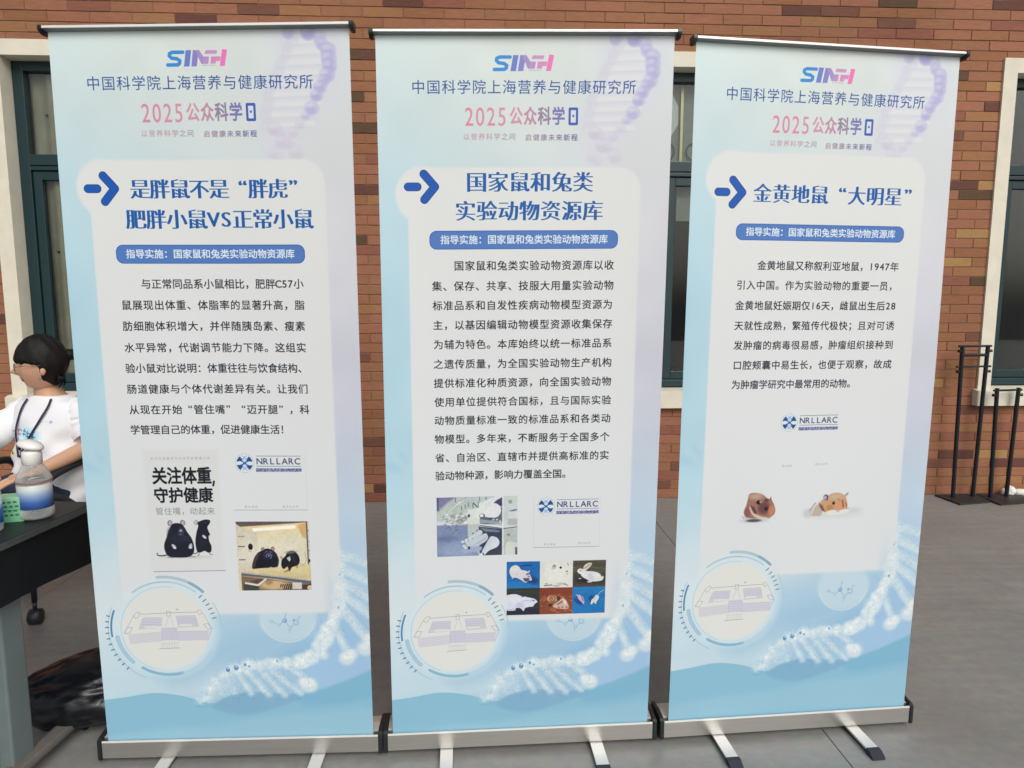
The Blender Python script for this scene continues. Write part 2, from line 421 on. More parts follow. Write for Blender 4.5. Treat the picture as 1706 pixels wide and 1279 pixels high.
def paint_bottom(c, dy):
    c.view(0, dy)
    # soft sky and waves
    c.poly([(320, 1640), (820, 1600), (820, 1870), (560, 1890), (280, 1900), (-20, 1850), (150, 1780)], (158, 190, 210), .75, 70, True)
    c.poly([(-30, 1700), (80, 1730), (200, 1860), (380, 1800), (350, 1890), (100, 1895), (-30, 1900)], (186, 207, 216), .8, 50, True)
    c.ell(470, 1720, 150, 40, (142, 180, 206), .5, 50, -.2)
    c.ell(620, 1745, 120, 32, (128, 172, 204), .55, 40, -.35)
    c.poly([(660, 1640), (800, 1620), (800, 1880), (560, 1885), (600, 1800)], (150, 184, 214), .7, 40)
    W = catp([(-20, 1898), (60, 1890), (148, 1878), (235, 1890), (313, 1915), (355, 1898), (392, 1886), (470, 1880), (556, 1890), (649, 1875), (720, 1850), (780, 1825), (830, 1795)], False)
    c.poly(W + [(830, 2300), (-20, 2300)], (131, 178, 199), 1, 2)
    c.poly([(320, 1925), (392, 1888), (470, 1882), (556, 1892), (600, 1900), (520, 1930), (430, 1955), (370, 1950)], (122, 164, 192), .85, 12, True)
    c.poly([(560, 1892), (649, 1877), (720, 1852), (830, 1800), (830, 1900), (700, 1925), (600, 1935)], (119, 171, 197), .8, 18)
    c.poly([(-20, 2050), (120, 2000), (330, 1985), (480, 1960), (640, 1955), (830, 1965), (830, 2300), (-20, 2300)], (142, 185, 203), .8, 22, True)
    c.poly([(-20, 2090), (250, 2055), (520, 2050), (830, 2080), (830, 2300), (-20, 2300)], (126, 173, 198), .5, 22, True)
    # molecule disc
    c.ell(558, 1640, 86, 78, (186, 206, 214), .8, 14); c.arc(558, 1640, 80, 190, 350, 3, (206, 214, 214), .7, 3)
    for a, b in (((508, 1653), (531, 1665)), ((531, 1665), (548, 1651)), ((548, 1651), (563, 1674)), ((563, 1674), (582, 1660)), ((548, 1651), (552, 1630)), ((582, 1660), (590, 1640)), ((563, 1674), (560, 1690))):
        c.line([a, b], 1.8, (120, 155, 190), .8)
    for x, y, R, k in ((508, 1653, 6, 0), (531, 1665, 5, 0), (548, 1651, 7, 1), (563, 1676, 6, 0), (582, 1658, 9, 0), (552, 1628, 4, 0), (592, 1640, 4, 0), (575, 1650, 4, 1)):
        c.ell(x, y, R, R, (100, 140, 185) if k else (150, 178, 205), .8, 2); c.ell(x - 1, y - 1, R * .5, R * .5, (205, 216, 222), .6, 2)
    # glassy helix
    white = (212, 221, 221)
    r = np.random.RandomState(3)
    rungs = [((700, 1440), (812, 1475)), ((702, 1478), (812, 1530)), ((706, 1520), (812, 1585)), ((708, 1556), (812, 1640)), ((712, 1605), (793, 1712)), ((692, 1660), (735, 1765)),
             ((400, 1812), (436, 1884)), ((428, 1812), (489, 1889)), ((470, 1812), (538, 1891)), ((506, 1815), (586, 1888)), ((552, 1800), (625, 1858)), ((368, 1822), (392, 1882)), ((338, 1840), (352, 1880))]
    for i, (a, b) in enumerate(rungs):
        w = 28 if i < 5 else (22 if i == 5 else 17); al = .8 if i < 9 else .7
        if i in (11, 12): al = .35
        c.line([a, b], w + 9, (142, 178, 208), .40 * al, 12)
        c.line([a, b], w + 1, white, al * .8, 11)
        nx, ny = -(b[1] - a[1]), b[0] - a[0]; L = math.hypot(nx, ny); nx /= L; ny /= L
        c.line([(a[0] - nx * w * .32, a[1] - ny * w * .32), (b[0] - nx * w * .32, b[1] - ny * w * .32)], 2.5, (150, 186, 210), .5, 4)
    strand = [(285, 1908), (305, 1895), (322, 1870), (335, 1845), (355, 1825), (380, 1808), (405, 1798), (432, 1790), (462, 1788), (492, 1792), (520, 1794), (548, 1790), (577, 1787), (602, 1780), (628, 1762), (648, 1738), (664, 1712), (676, 1686), (688, 1660), (698, 1632),
              (710, 1606), (714, 1576), (716, 1545), (718, 1510), (716, 1475), (708, 1440)]
    for i, (x, y) in enumerate(strand):
        R = 11 + 9 * min(1, i / 14) + (4 if 11 < i < 18 else 0); a = .45 + .4 * min(1, i / 8)
        for _ in range(4):
            px, py = x + r.uniform(-9, 9), y + r.uniform(-9, 9); q = R * r.uniform(.5, .95)
            c.ell(px, py, q * 1.1, q * 1.1, (206, 218, 221), a * .7, 12)
            c.arc(px, py, q, r.uniform(0, 360), r.uniform(60, 200) + 200, 1.8, (150, 186, 208), a * .22, 4, 10)
            c.ell(px - q * .3, py - q * .3, q * .35, q * .3, (224, 229, 226), a * .6, 5)
    for x, y, R in ((612, 1862, 26), (596, 1850, 16), (728, 1775, 24), (745, 1760, 18), (786, 1742, 26), (800, 1712, 22), (660, 1765, 14)):
        c.ell(x, y, R, R * .95, (212, 220, 220), .7, 12); c.arc(x, y, R, -30, 120, 3, (150, 190, 208), .5, 5); c.ell(x - 4, y - 4, R * .4, R * .35, (224, 229, 225), .6, 10)
    for x, y, R in ((397, 1800, 7), (372, 1806, 6), (424, 1790, 4), (436, 1796, 3), (520, 1780, 3)):
        c.ell(x, y, R, R * 1.25, (60, 118, 175), .8, 2); c.ell(x + 1, y - R * .6, R * .45, R * .4, (205, 218, 225), .8, 1)
    for i in range(70):
        t = r.rand(); k = int(t * (len(strand) - 1)); x, y = strand[k]
        x += r.uniform(-22, 22); y += r.uniform(-20, 20); L = r.uniform(2, 8); an = r.uniform(0, PI)
        c.line([(x, y), (x + L * math.cos(an), y + L * math.sin(an))], 1.4, (110, 160, 195) if r.rand() < .6 else (228, 232, 228), r.uniform(.2, .5), 2)
    S = c.S; x0_, y0_ = int(270 * S), int((1420 + dy) * S); x1_, y1_ = c.W, int((1930 + dy) * S)
    gx = np.arange(x0_, x1_)[None, :]; gy = np.arange(y0_, y1_)[:, None]; D = np.full((y1_ - y0_, x1_ - x0_), 1e9, np.float32)
    for x, y in strand: D = np.minimum(D, (gx - x * S) ** 2 + (gy - (y + dy) * S) ** 2)
    for a, b in rungs:
        for t in (0, .25, .5, .75, 1): D = np.minimum(D, ((gx - (a[0] + (b[0] - a[0]) * t) * S) ** 2 + (gy - (a[1] + (b[1] - a[1]) * t + dy) * S) ** 2) * 2.2)
    mk = np.exp(-D / (2 * (20 * S) ** 2)); h_, w_ = mk.shape
    n1 = smooth_noise(h_, w_, 9 * S, 21) - .5; n2 = smooth_noise(h_, w_, 4.5 * S, 22) - .5; n3 = smooth_noise(h_, w_, 22 * S, 23) - .5
    t_ = (np.sin(n1 * 16) * .5 + n2 * 1.1 + n3 * 1.4) * mk
    c.a[y0_:y1_, x0_:x1_] += (t_[..., None] * np.array([17, 12, 7])).astype(np.float32)
    for x, y in ((717, 1507), (709, 1611)): c.ell(x, y, 3, 5, (90, 140, 190), .8, 1, .4)

def paint_circle(c, cx, cy):
    c.view(cx, cy)
    c.ell(0, 0, 150, 150, (196, 214, 220), .8, 30)
    c.ell(0, 0, 127, 127, (209, 211, 207), 1, 10)
    gb = (158, 176, 188)
    c.arc(0, 0, 133, 80, 250, 1.6, gb, .8)
    c.arc(0, 0, 148, 52, 128, 4.5, (140, 172, 190), .75); c.arc(0, 0, 150, 52, 80, 8, (175, 208, 222), .5, 4)
    c.arc(0, 0, 163, 46, 96, 9, (150, 178, 192), .8); c.arc(0, 0, 163, 46, 62, 9, (110, 155, 178), .7)
    c.arc(0, 0, 163, 2, 30, 3.5, (160, 188, 196), .8)
    c.ell(118, 78, 1, 1, gb)
    for a in (44, 37.5, 31.5, 25.5, 19.5, 13.5):
        t = math.radians(a); c.line([(141 * math.cos(t), -141 * math.sin(t)), (152 * math.cos(t), -152 * math.sin(t))], 3.2, (72, 105, 128), .85)
    c.arc(0, 0, 158, 160, 190, 10, (190, 214, 224), .7, 3); c.arc(0, 0, 161, 158, 187, 5.5, (62, 118, 160), .9)
    c.arc(0, 0, 170, 155, 245, 1.8, (120, 165, 190), .8)
    for i in range(11):
        t = math.radians(165 + i * 6); c.line([(169 * math.cos(t), -169 * math.sin(t)), (177 * math.cos(t), -177 * math.sin(t))], 3.6, (60, 105, 135), .9)
    c.arc(0, 0, 147, 189, 224, 13, (152, 182, 202), .85)
    c.arc(0, 0, 145, 237, 285, 9, (118, 166, 190), .85); c.arc(0, 0, 146, 285, 330, 8, (160, 190, 206), .45, 6)
    # line drawing of a long building with two courts
    c.view(cx - 645 * .3, cy - 672 * .3, .3, .3)
    ln = (128, 130, 148); lv = (184, 185, 199)
    for q in ([(425, 550), (605, 550), (595, 640), (560, 640), (560, 660), (372, 668)], [(745, 535), (932, 530), (962, 645), (765, 655)]):
        c.poly(q, lv, .75); c.line(q, 3.5, (150, 150, 190), .6, closed=True)
    for y0 in (575, 600, 622):
        c.line([(400, y0), (585, y0 - 2)], 4, (150, 148, 188), .55); c.line([(755, y0 - 12), (945, y0 - 14)], 4, (150, 148, 188), .55)
    c.poly([(435, 640), (560, 637), (560, 660), (425, 662)], (208, 209, 206)); c.poly([(770, 622), (890, 618), (900, 640), (770, 646)], (208, 209, 206))
    c.poly([(265, 725), (600, 700), (600, 800), (280, 828)], (194, 194, 202), .6); c.poly([(745, 692), (1062, 690), (1040, 790), (745, 795)], (190, 190, 203), .75)
    c.poly([(590, 655), (748, 655), (748, 790), (590, 790)], (188, 188, 203), .8)
    for i in range(6):
        y = 715 + i * 18
        c.line([(275, y + 8), (600, y - 14)], 3.5, (158, 158, 184), .7); c.line([(745, y - 16), (1050, y - 18)], 3.5, (158, 158, 190), .7)
    for i in range(22):
        x = 285 + i * 15; c.line([(x, 722 - i * .9), (x + 3, 820 - i * 1.1)], 2.5, (196, 197, 208), .6)
        x = 760 + i * 13; c.line([(x, 690), (x, 790)], 2.5, (196, 197, 210), .6)
    for i in range(7): c.line([(600 + i * 22, 660), (600 + i * 22, 788)], 3, (158, 158, 192), .6)
    for i in range(5): c.line([(592, 672 + i * 26), (746, 672 + i * 26)], 3, (160, 160, 192), .6)
    c.poly([(575, 800), (600, 792), (740, 792), (758, 800), (758, 876), (560, 880)], (208, 209, 206)); c.line([(575, 822), (755, 818)], 3, ln, .6); c.line([(560, 880), (760, 872)], 5, (110, 112, 124), .7)
    for i in range(7): c.line([(590 + i * 24, 830), (590 + i * 24, 872)], 3, ln, .45)
    c.line([(400, 512), (655, 503), (700, 500), (950, 495)], 4, (112, 114, 132), .85)
    c.line([(330, 530), (230, 708), (268, 712)], 4, (130, 132, 148), .75); c.line([(1010, 505), (1090, 672), (1040, 795)], 4, (130, 132, 148), .7)
    c.line([(345, 555), (330, 525), (375, 487), (398, 498), (372, 545)], 4, ln, .8, closed=True); c.line([(655, 485), (690, 485), (690, 535), (655, 535)], 4, ln, .8, closed=True)
    c.line([(955, 478), (985, 470), (1005, 505), (975, 525)], 4, ln, .8, closed=True); c.line([(1010, 622), (1055, 618), (1090, 668), (1050, 675)], 4, ln, .8, closed=True)
    c.line([(230, 708), (262, 650), (312, 650), (280, 712)], 4, ln, .8, closed=True); c.ell(760, 466, 9, 7, (120, 122, 138), .7, 3)
    c.line([(670, 545), (640, 640)], 3, ln, .6); c.line([(690, 545), (715, 640)], 3, ln, .6)
    c.view()

def paint_nrl(c, x, y, k=1.0):
    """round emblem + NRLLARC lettering, centre of the emblem at x,y"""
    c.view(x, y, k, k)
    R = 25
    c.ell(0, 0, 27.5, 28.5, (150, 170, 195), .9); c.ell(0, 0, 26.4, 27.4, (208, 213, 214))
    dk = (25, 75, 135)
    c.ell(0, 0, 23, 24, dk)
    lt = (205, 213, 218)
    c.poly([(-11, -26), (11, -26), (14, -22), (0, -2), (-14, -22)], lt); c.poly([(-11, 26), (11, 26), (14, 22), (0, 2), (-14, 22)], lt)
    c.poly([(-24, -3), (-12, -6), (-4, 0), (-14, 5), (-24, 4)], lt, smooth=True); c.poly([(24, -3), (12, -5), (4, 0), (12, 6), (22, 5)], lt, smooth=True)
    for sy in (-1, 1):
        c.ell(0, 9 * sy, 6.5, 6.5, (150, 180, 212), 1); c.ell(0, 9 * sy, 4.5, 4.5, (185, 203, 220), 1)
        c.line([(-8, 22 * sy), (8, 12 * sy)], 1.2, (110, 140, 180)); c.line([(8, 22 * sy), (-8, 12 * sy)], 1.2, (110, 140, 180))
    c.view(x - 457 * k, y - 1168 * k, k, k)
    c.line([(491, 1147), (619, 1147)], 1.8, (110, 120, 150), .9); c.line([(491, 1177), (619, 1177)], 1.8, (110, 120, 150), .9)
    for i, ch in enumerate('NRLLARC'): c.glyph(ch, 500 + i * 18.2, 1162, 26, 'med', (40, 54, 100), 1)
    c.text(NRL, 489, 621, 1188.5, 11.3, 'bold', (50, 60, 125))
    c.view()

def paint_caption(c, x0, x1, y, t): c.text(t, x0, x1, y, 7.2, 'reg', (125, 128, 130), .8)

def pic_frame(c, x0, y0, x1, y1):
    S = c.S; c.clip = (int(x0 * S), int(y0 * S), int(x1 * S), int(y1 * S))

def grain(c, x0, y0, x1, y1):
    S = c.S; a, b, d, e = int(x0 * S), int(y0 * S), int(x1 * S), int(y1 * S); h, w = e - b, d - a
    n = (smooth_noise(h, w, 9, 41) - .5) * 26 + (smooth_noise(h, w, 4, 42) - .5) * 26 + (smooth_noise(h, w, 40, 43) - .5) * 22
    P = c.a[b:e, a:d]; c.a[b:e, a:d] = np.clip(P + n[..., None] * (.22 + P / 255 * .16), 4, 235)
def paint_card_mice(c):
    c.rect(168, 1128, 382, 1494, (202, 205, 205), .7, 10)
    c.rect(175, 1134, 378, 1490, (204, 207, 206), .8, 4); c.line([(174, 1494), (382, 1492)], 2.2, (128, 130, 126), .85)
    c.text('关注饮食重视与代谢开启健康之旅', 188, 360, 1153, 9, 'reg', (140, 142, 142), .8)
    bk = (16, 20, 30)
    c.text('关注体重', 190, 360, 1204, 43.5, 'heavy', bk, sy=1.22); c.line([(366, 1222), (363, 1234)], 5.5, bk)
    c.text('守护健康', 191, 361, 1262, 43, 'heavy', bk, sy=1.12)
    c.text('管住嘴，动起来', 192, 364, 1310, 24, 'reg', (128, 132, 132))
    # crop box (0..1705,0..1279) -> mm
    c.view(157, 1304, 240 / 1705, 189 / 1279)
    fur = (22, 26, 40)
    c.ell(800, 985, 480, 26, (165, 168, 168), .5, 40)
    c.line(catp([(220, 905), (235, 945), (330, 955), (440, 935)], False), 24, (40, 42, 50)); c.line([(220, 905), (235, 940)], 12, (150, 150, 150), .8)
    c.line(catp([(950, 905), (1000, 915), (1050, 890)], False), 18, (60, 60, 70))
    for ex, ey in ((530, 285), (790, 280)):
        c.ell(ex, ey, 52, 62, (120, 105, 110), 1, 8); c.ell(ex + 6, ey, 34, 45, (178, 158, 162), 1, 14)
    c.poly([(585, 300), (720, 290), (800, 345), (870, 470), (950, 600), (990, 760), (970, 900), (860, 985), (600, 995), (450, 965), (385, 860), (380, 720), (440, 570), (500, 420)], fur, 1, 10, True)
    c.ell(680, 600, 150, 110, (34, 38, 54), .7, 80); c.ell(830, 600, 90, 60, (44, 46, 68), .6, 60); c.ell(520, 520, 60, 130, (30, 36, 50), .6, 60)
    c.ell(745, 450, 66, 80, (52, 58, 80), .9, 40); c.ell(740, 440, 26, 24, (160, 165, 190), .9, 14); c.line([(690, 525), (760, 520)], 14, (120, 122, 150), .7, 10)
    c.ell(700, 395, 12, 10, (6, 8, 12), 1, 4); c.ell(800, 392, 10, 9, (6, 8, 12), 1, 4)
    for hx, hy, ro in ((575, 765, .9), (915, 760, 2.0)):
        c.ell(hx, hy, 62, 32, (170, 172, 188), 1, 8, ro); c.ell(hx + 10, hy + 25, 34, 26, (196, 198, 208), .9, 10, ro)
    c.line([(430, 985), (540, 1000)], 18, (110, 112, 115), .8, 10); c.line([(900, 975), (1000, 985)], 16, (100, 102, 105), .8, 10)
    c.ell(1065, 275, 48, 52, (150, 152, 150), 1, 10); c.ell(1060, 272, 30, 36, (185, 184, 180), .8, 14)
    c.poly([(1090, 280), (1180, 235), (1260, 215), (1350, 230), (1345, 290), (1290, 370), (1310, 460), (1335, 520), (1305, 560), (1310, 660), (1350, 770), (1330, 880), (1270, 895), (1200, 860), (1120, 890), (1050, 880), (1025, 740), (1030, 620), (1060, 480), (1105, 340)], fur, 1, 8, True)
    c.ell(1320, 245, 20, 12, (60, 62, 80), .8, 8); c.ell(1255, 275, 9, 8, (110, 115, 130), .7, 4)
    c.ell(1215, 570, 52, 26, (185, 188, 205), 1, 6, .8); c.ell(1150, 700, 60, 90, (30, 36, 56), .6, 50)
    for pts in (((1085, 890), (1080, 945), (1045, 960)), ((1290, 890), (1300, 925), (1360, 940))): c.line(pts, 18, (120, 122, 125), .9, 6)
    c.view()

def paint_cage(c):
    x0, y0, x1, y1 = 421, 1343, 633, 1555
    pic_frame(c, x0, y0, x1, y1)
    c.rect(x0 - 5, y0 - 5, x1 + 5, y1 + 5, (205, 196, 168))
    c.view(409, 1326, 243 / 1377, 236.5 / 1279)
    c.rect(380, 250, 1240, 900, (208, 203, 182), 1, 60); c.ell(800, 330, 380, 60, (212, 202, 166), .7, 60)
    c.poly([(60, 80), (400, 250), (400, 860), (60, 960)], (196, 190, 172), 1, 30); c.ell(250, 600, 160, 200, (212, 208, 194), .7, 120)
    c.poly([(40, 70), (1300, 60), (1300, 100), (700, 150), (150, 180), (60, 120)], (92, 80, 86), 1, 14)
    c.poly([(150, 175), (1220, 110), (1230, 250), (420, 270)], (222, 200, 152), 1, 24)
    c.poly([(330, 200), (1050, 150), (1050, 205), (360, 252)], (240, 236, 226), 1, 10)
    c.poly([(1080, 150), (1230, 110), (1215, 380), (1150, 340)], (196, 152, 96), .8, 24)
    c.rect(1222, 60, 1245, 1040, (92, 84, 80), 1, 4); c.rect(1245, 80, 1330, 1060, (196, 192, 182), 1, 4)
    for y in (245, 420, 575, 930): c.line([(1240, y), (1310, y)], 12, (80, 76, 78), .9, 4)
    c.rect(1240, 720, 1310, 770, (24, 26, 34)); c.rect(1280, 660, 1320, 830, (24, 26, 34))
    for y, al in ((335, .4), (500, .8), (720, .8)): c.line([(95, y), (190, y)], 18, (70, 70, 74), al, 8)
    c.ell(290, 505, 38, 55, (22, 24, 30), 1, 4); c.arc(290, 540, 45, 200, 290, 9, (110, 100, 95), .8, 3)
    c.poly([(120, 930), (1230, 800), (1320, 860), (1320, 1060), (700, 1010)], (196, 182, 138), 1, 10)
    c.poly([(120, 900), (500, 850), (900, 860), (1230, 830), (1240, 1000), (700, 985)], (205, 192, 148), .9, 20)
    for j in range(5):
        for i in range(17):
            xx = 420 + i * 50 + j * 12; yy = 900 + j * 27 + i * 4.5
            if xx < 1210: c.ell(xx, yy, 11, 5, (140, 124, 88), .55, 5)
    c.poly([(110, 930), (700, 1000), (1320, 1080), (1320, 1160), (700, 1050), (110, 985)], (92, 92, 102), 1, 6)
    c.line([(110, 938), (700, 1008), (1320, 1088)], 12, (186, 186, 186), .9, 5)
    c.poly([(110, 990), (700, 1060), (1320, 1160), (1320, 1260), (110, 1260)], (118, 98, 78), 1, 8)
    c.ell(640, 1150, 240, 80, (190, 166, 126), 1, 50); c.ell(560, 1110, 60, 40, (150, 118, 84), .8, 30)
    c.line([(180, 1110), (380, 1150), (510, 1050)], 30, (208, 206, 200), 1, 5); c.poly([(240, 1080), (420, 1040), (470, 1060), (370, 1125)], (78, 66, 56), .9, 10)
    c.poly([(140, 1130), (400, 1170), (380, 1260), (140, 1260)], (46, 52, 54), .8, 20)
    for i in range(6): c.line([(765 + i * 34, 1140), (750 + i * 34, 1180)], 17, (24, 22, 22), .95, 3)
    for i in range(4): c.line([(815 + i * 34, 1195), (805 + i * 34, 1225)], 15, (24, 22, 22), .9, 3)
    c.rect(950, 1110, 1105, 1220, (196, 192, 184), 1, 8); c.poly([(1110, 1150), (1320, 1130), (1320, 1250), (1110, 1250)], (70, 48, 42), .9, 12); c.ell(1250, 1200, 55, 42, (196, 188, 160), 1, 10)
    f = (16, 20, 34)
    for ex, ey in ((490, 555), (655, 545)): c.ell(ex, ey, 30, 42, (120, 96, 90), 1, 8); c.ell(ex, ey + 4, 18, 28, (172, 150, 140), .8, 10)
    c.poly([(300, 860), (330, 720), (400, 610), (480, 570), (560, 535), (640, 560), (710, 620), (745, 720), (730, 820), (690, 850), (500, 860), (380, 868)], f, 1, 10, True)
    c.poly([(310, 850), (335, 730), (400, 620), (450, 600), (370, 740), (345, 850)], (96, 66, 60), .7, 20)
    c.ell(575, 640, 90, 78, (38, 40, 62), .9, 40); c.arc(585, 665, 42, -60, 200, 9, (150, 152, 185), .8, 6); c.ell(585, 658, 15, 12, (150, 152, 185), .9, 8)
    c.line([(530, 595), (560, 585)], 12, (120, 122, 155), .7, 8); c.line([(600, 588), (640, 600)], 12, (120, 122, 155), .7, 8)
    c.arc(640, 740, 100, -40, 60, 12, (80, 84, 110), .6, 20); c.ell(610, 855, 26, 13, (190, 178, 170), .9, 8); c.ell(700, 855, 24, 10, (190, 170, 160), .8, 8)
    c.line(catp([(1090, 790), (1150, 805), (1195, 760), (1195, 680), (1180, 600)], False), 9, (150, 130, 96), .9, 4)
    c.ell(790, 690, 20, 30, (175, 145, 120), 1, 6, -.4)
    c.poly([(800, 720), (860, 660), (890, 610), (960, 572), (1030, 600), (1080, 670), (1090, 760), (1050, 820), (960, 850), (930, 900), (900, 920), (885, 840), (820, 880), (785, 840), (785, 770)], (20, 24, 30), 1, 8, True)
    c.ell(950, 600, 90, 26, (120, 118, 112), .7, 20, -.1); c.poly([(875, 700), (930, 665), (945, 720), (920, 760)], (190, 196, 200), .9, 10)
    c.line([(920, 640), (990, 690), (1010, 760)], 16, (66, 78, 76), .6, 14)
    for pts in (((945, 860), (915, 910), (870, 915)), ((1050, 815), (1040, 865)), ((880, 900), (830, 935))): c.line(pts, 16, (130, 84, 66), .9, 6)
    grain(c, *(421, 1343, 633, 1555))
    c.view(); c.clip = None

def paint_cages_hall(c):
    x0, y0, x1, y1 = 144, 1277, 383.5, 1460
    pic_frame(c, x0, y0, x1, y1)
    c.rect(x0 - 4, y0 - 4, x1 + 4, y1 + 4, (178, 188, 190))
    c.view(134.6, 1265, 258 / 1706, 206 / 1262)
    c.poly([(50, 600), (700, 600), (900, 1260), (50, 1260)], (118, 132, 164), 1, 20); c.ell(450, 1080, 330, 140, (140, 156, 186), .9, 120); c.ell(250, 850, 190, 60, (96, 106, 142), .7, 60)
    c.poly([(50, 50), (900, 50), (700, 300), (300, 560), (50, 560)], (172, 184, 180), 1, 20)
    c.poly([(50, 50), (460, 50), (250, 190), (90, 330)], (118, 116, 152), 1, 60); c.rect(70, 60, 105, 320, (60, 66, 110), .8, 10)
    c.rect(60, 520, 370, 600, (196, 196, 206), 1, 10); c.line([(60, 600), (300, 598)], 10, (90, 92, 120), .8, 6)
    c.line([(640, 60), (260, 400)], 34, (206, 212, 206), .9, 10); c.line([(640, 70), (520, 150)], 16, (110, 118, 116), .7, 8); c.line([(480, 220), (280, 380)], 12, (120, 130, 130), .7, 6)
    for x, y in ((430, 125), (900, 110), (1025, 115), (680, 215), (770, 240), (880, 205), (620, 250), (550, 280)): c.line([(x, y - 30), (x, y + 35)], 22, (92, 100, 110), .7, 10)
    c.line([(780, 190), (870, 280)], 22, (70, 82, 92), .9, 8)
    c.poly([(880, 200), (1250, 60), (1370, 60), (1370, 180), (1000, 280), (900, 300)], (204, 212, 208), 1, 12)
    c.poly([(1230, 150), (1350, 90), (1350, 260), (1100, 280)], (52, 44, 82), .9, 20)
    r = np.random.RandomState(9)
    for i in range(60):
        t = r.rand(); x = 200 + 480 * t + r.uniform(-20, 20); y = 480 + r.uniform(-110, 120) * (.4 + t * .8)
        c.ell(x, y, 22 + 20 * t, 16 + 16 * t, tuple(np.array((198, 206, 202)) * r.uniform(.62, 1.08)), .8, 12)
    for i in range(26):
        x = 190 + 470 * r.rand(); y = 420 + 330 * r.rand(); c.line([(x, y), (x + r.uniform(-50, 50), y + r.uniform(-30, 40))], 12, (66, 78, 96), .7, 8)
    c.rect(665, 300, 910, 590, (198, 206, 202), 1, 10); c.rect(665, 590, 910, 820, (176, 184, 184), 1, 10); c.ell(780, 770, 34, 16, (26, 30, 40), 1, 6, -.3); c.line([(860, 700), (830, 740)], 14, (40, 46, 56), 1, 5)
    c.rect(905, 280, 1350, 600, (86, 98, 112), 1, 10); c.poly([(905, 500), (1350, 560), (1350, 610), (905, 570)], (140, 152, 158), 1, 8)
    c.line([(905, 595), (1370, 660), (1640, 640)], 24, (206, 212, 212), 1, 5); c.line([(905, 620), (1370, 690), (1650, 660)], 14, (44, 58, 72), 1, 5)
    c.poly([(665, 360), (1000, 250), (1090, 260), (1080, 430), (930, 470), (700, 470)], (206, 212, 208), 1, 10, True)
    c.poly([(980, 400), (1120, 240), (1210, 205), (1300, 260), (1320, 350), (1280, 440), (1190, 480), (1060, 470)], (214, 216, 220), 1, 8, True)
    c.ell(950, 435, 55, 42, (60, 78, 90), 1, 6); c.ell(940, 432, 38, 32, (206, 212, 212), 1, 6); c.ell(1110, 490, 55, 18, (60, 70, 96), .9, 10); c.ell(690, 430, 22, 34, (50, 60, 84), 1, 8)
    for x in (1170, 1240): c.ell(x, 515, 22, 16, (200, 206, 210), .9, 6)
    c.ell(1305, 560, 20, 40, (196, 180, 190), .9, 8)
    c.poly([(880, 640), (1370, 700), (1340, 1200), (900, 1200)], (46, 58, 80), 1, 12)
    c.poly([(905, 660), (1300, 720), (1290, 760), (1000, 740)], (120, 130, 142), .8, 16)
    c.poly([(600, 900), (860, 720), (940, 720), (940, 790), (760, 860), (680, 960)], (188, 196, 198), 1, 8, True)
    c.poly([(640, 950), (980, 780), (1050, 800), (1060, 880), (960, 960), (720, 1060)], (182, 192, 204), 1, 8, True); c.line([(700, 1040), (1040, 850)], 14, (120, 134, 156), .6, 14)
    c.poly([(560, 1060), (900, 1010), (910, 1100), (600, 1130)], (150, 164, 190), 1, 20, True)
    c.poly([(930, 1150), (1080, 880), (1150, 830), (1250, 870), (1290, 960), (1240, 1040), (1080, 1110), (990, 1190)], (192, 198, 210), 1, 8, True); c.ell(1200, 960, 60, 90, (204, 208, 216), .7, 40, .3)
    for x, y in ((570, 920), (640, 890), (600, 1000), (630, 1040)): c.ell(x, y, 38, 26, (196, 202, 206), 1, 6); c.arc(x, y, 36, -60, 60, 8, (56, 70, 92), .8, 3)
    c.ell(690, 1040, 18, 34, (40, 52, 74), 1, 6); c.ell(930, 1175, 40, 26, (200, 206, 208), 1, 6); c.line([(960, 1150), (980, 1190)], 20, (30, 44, 66), 1, 6)
    c.poly([(1100, 1120), (1330, 1110), (1330, 1200), (1060, 1200)], (60, 64, 66), .8, 14)
    c.rect(1350, 40, 1660, 650, (188, 196, 196), 1, 8); c.rect(1345, 700, 1660, 1210, (172, 180, 178), 1, 8); c.rect(1340, 60, 1372, 1210, (206, 212, 210), .9, 8)
    c.rect(1465, 150, 1535, 215, (130, 144, 142), .9, 12); c.rect(1430, 780, 1510, 840, (150, 152, 140), .9, 12); c.ell(1465, 810, 16, 14, (90, 88, 80), .8, 6)
    c.rect(1450, 370, 1700, 590, (198, 204, 200), 1, 14, 60); c.ell(1570, 345, 70, 14, (62, 92, 122), .9, 8, -.2); c.rect(1450, 500, 1700, 620, (150, 158, 160), .7, 30)
    c.poly([(1430, 960), (1560, 950), (1680, 1010), (1680, 1210), (1420, 1210)], (196, 202, 196), 1, 14, True); c.rect(1600, 1050, 1680, 1210, (58, 66, 70), .8, 12)
    grain(c, *(144, 1277, 383.5, 1460))
    c.view(); c.clip = None

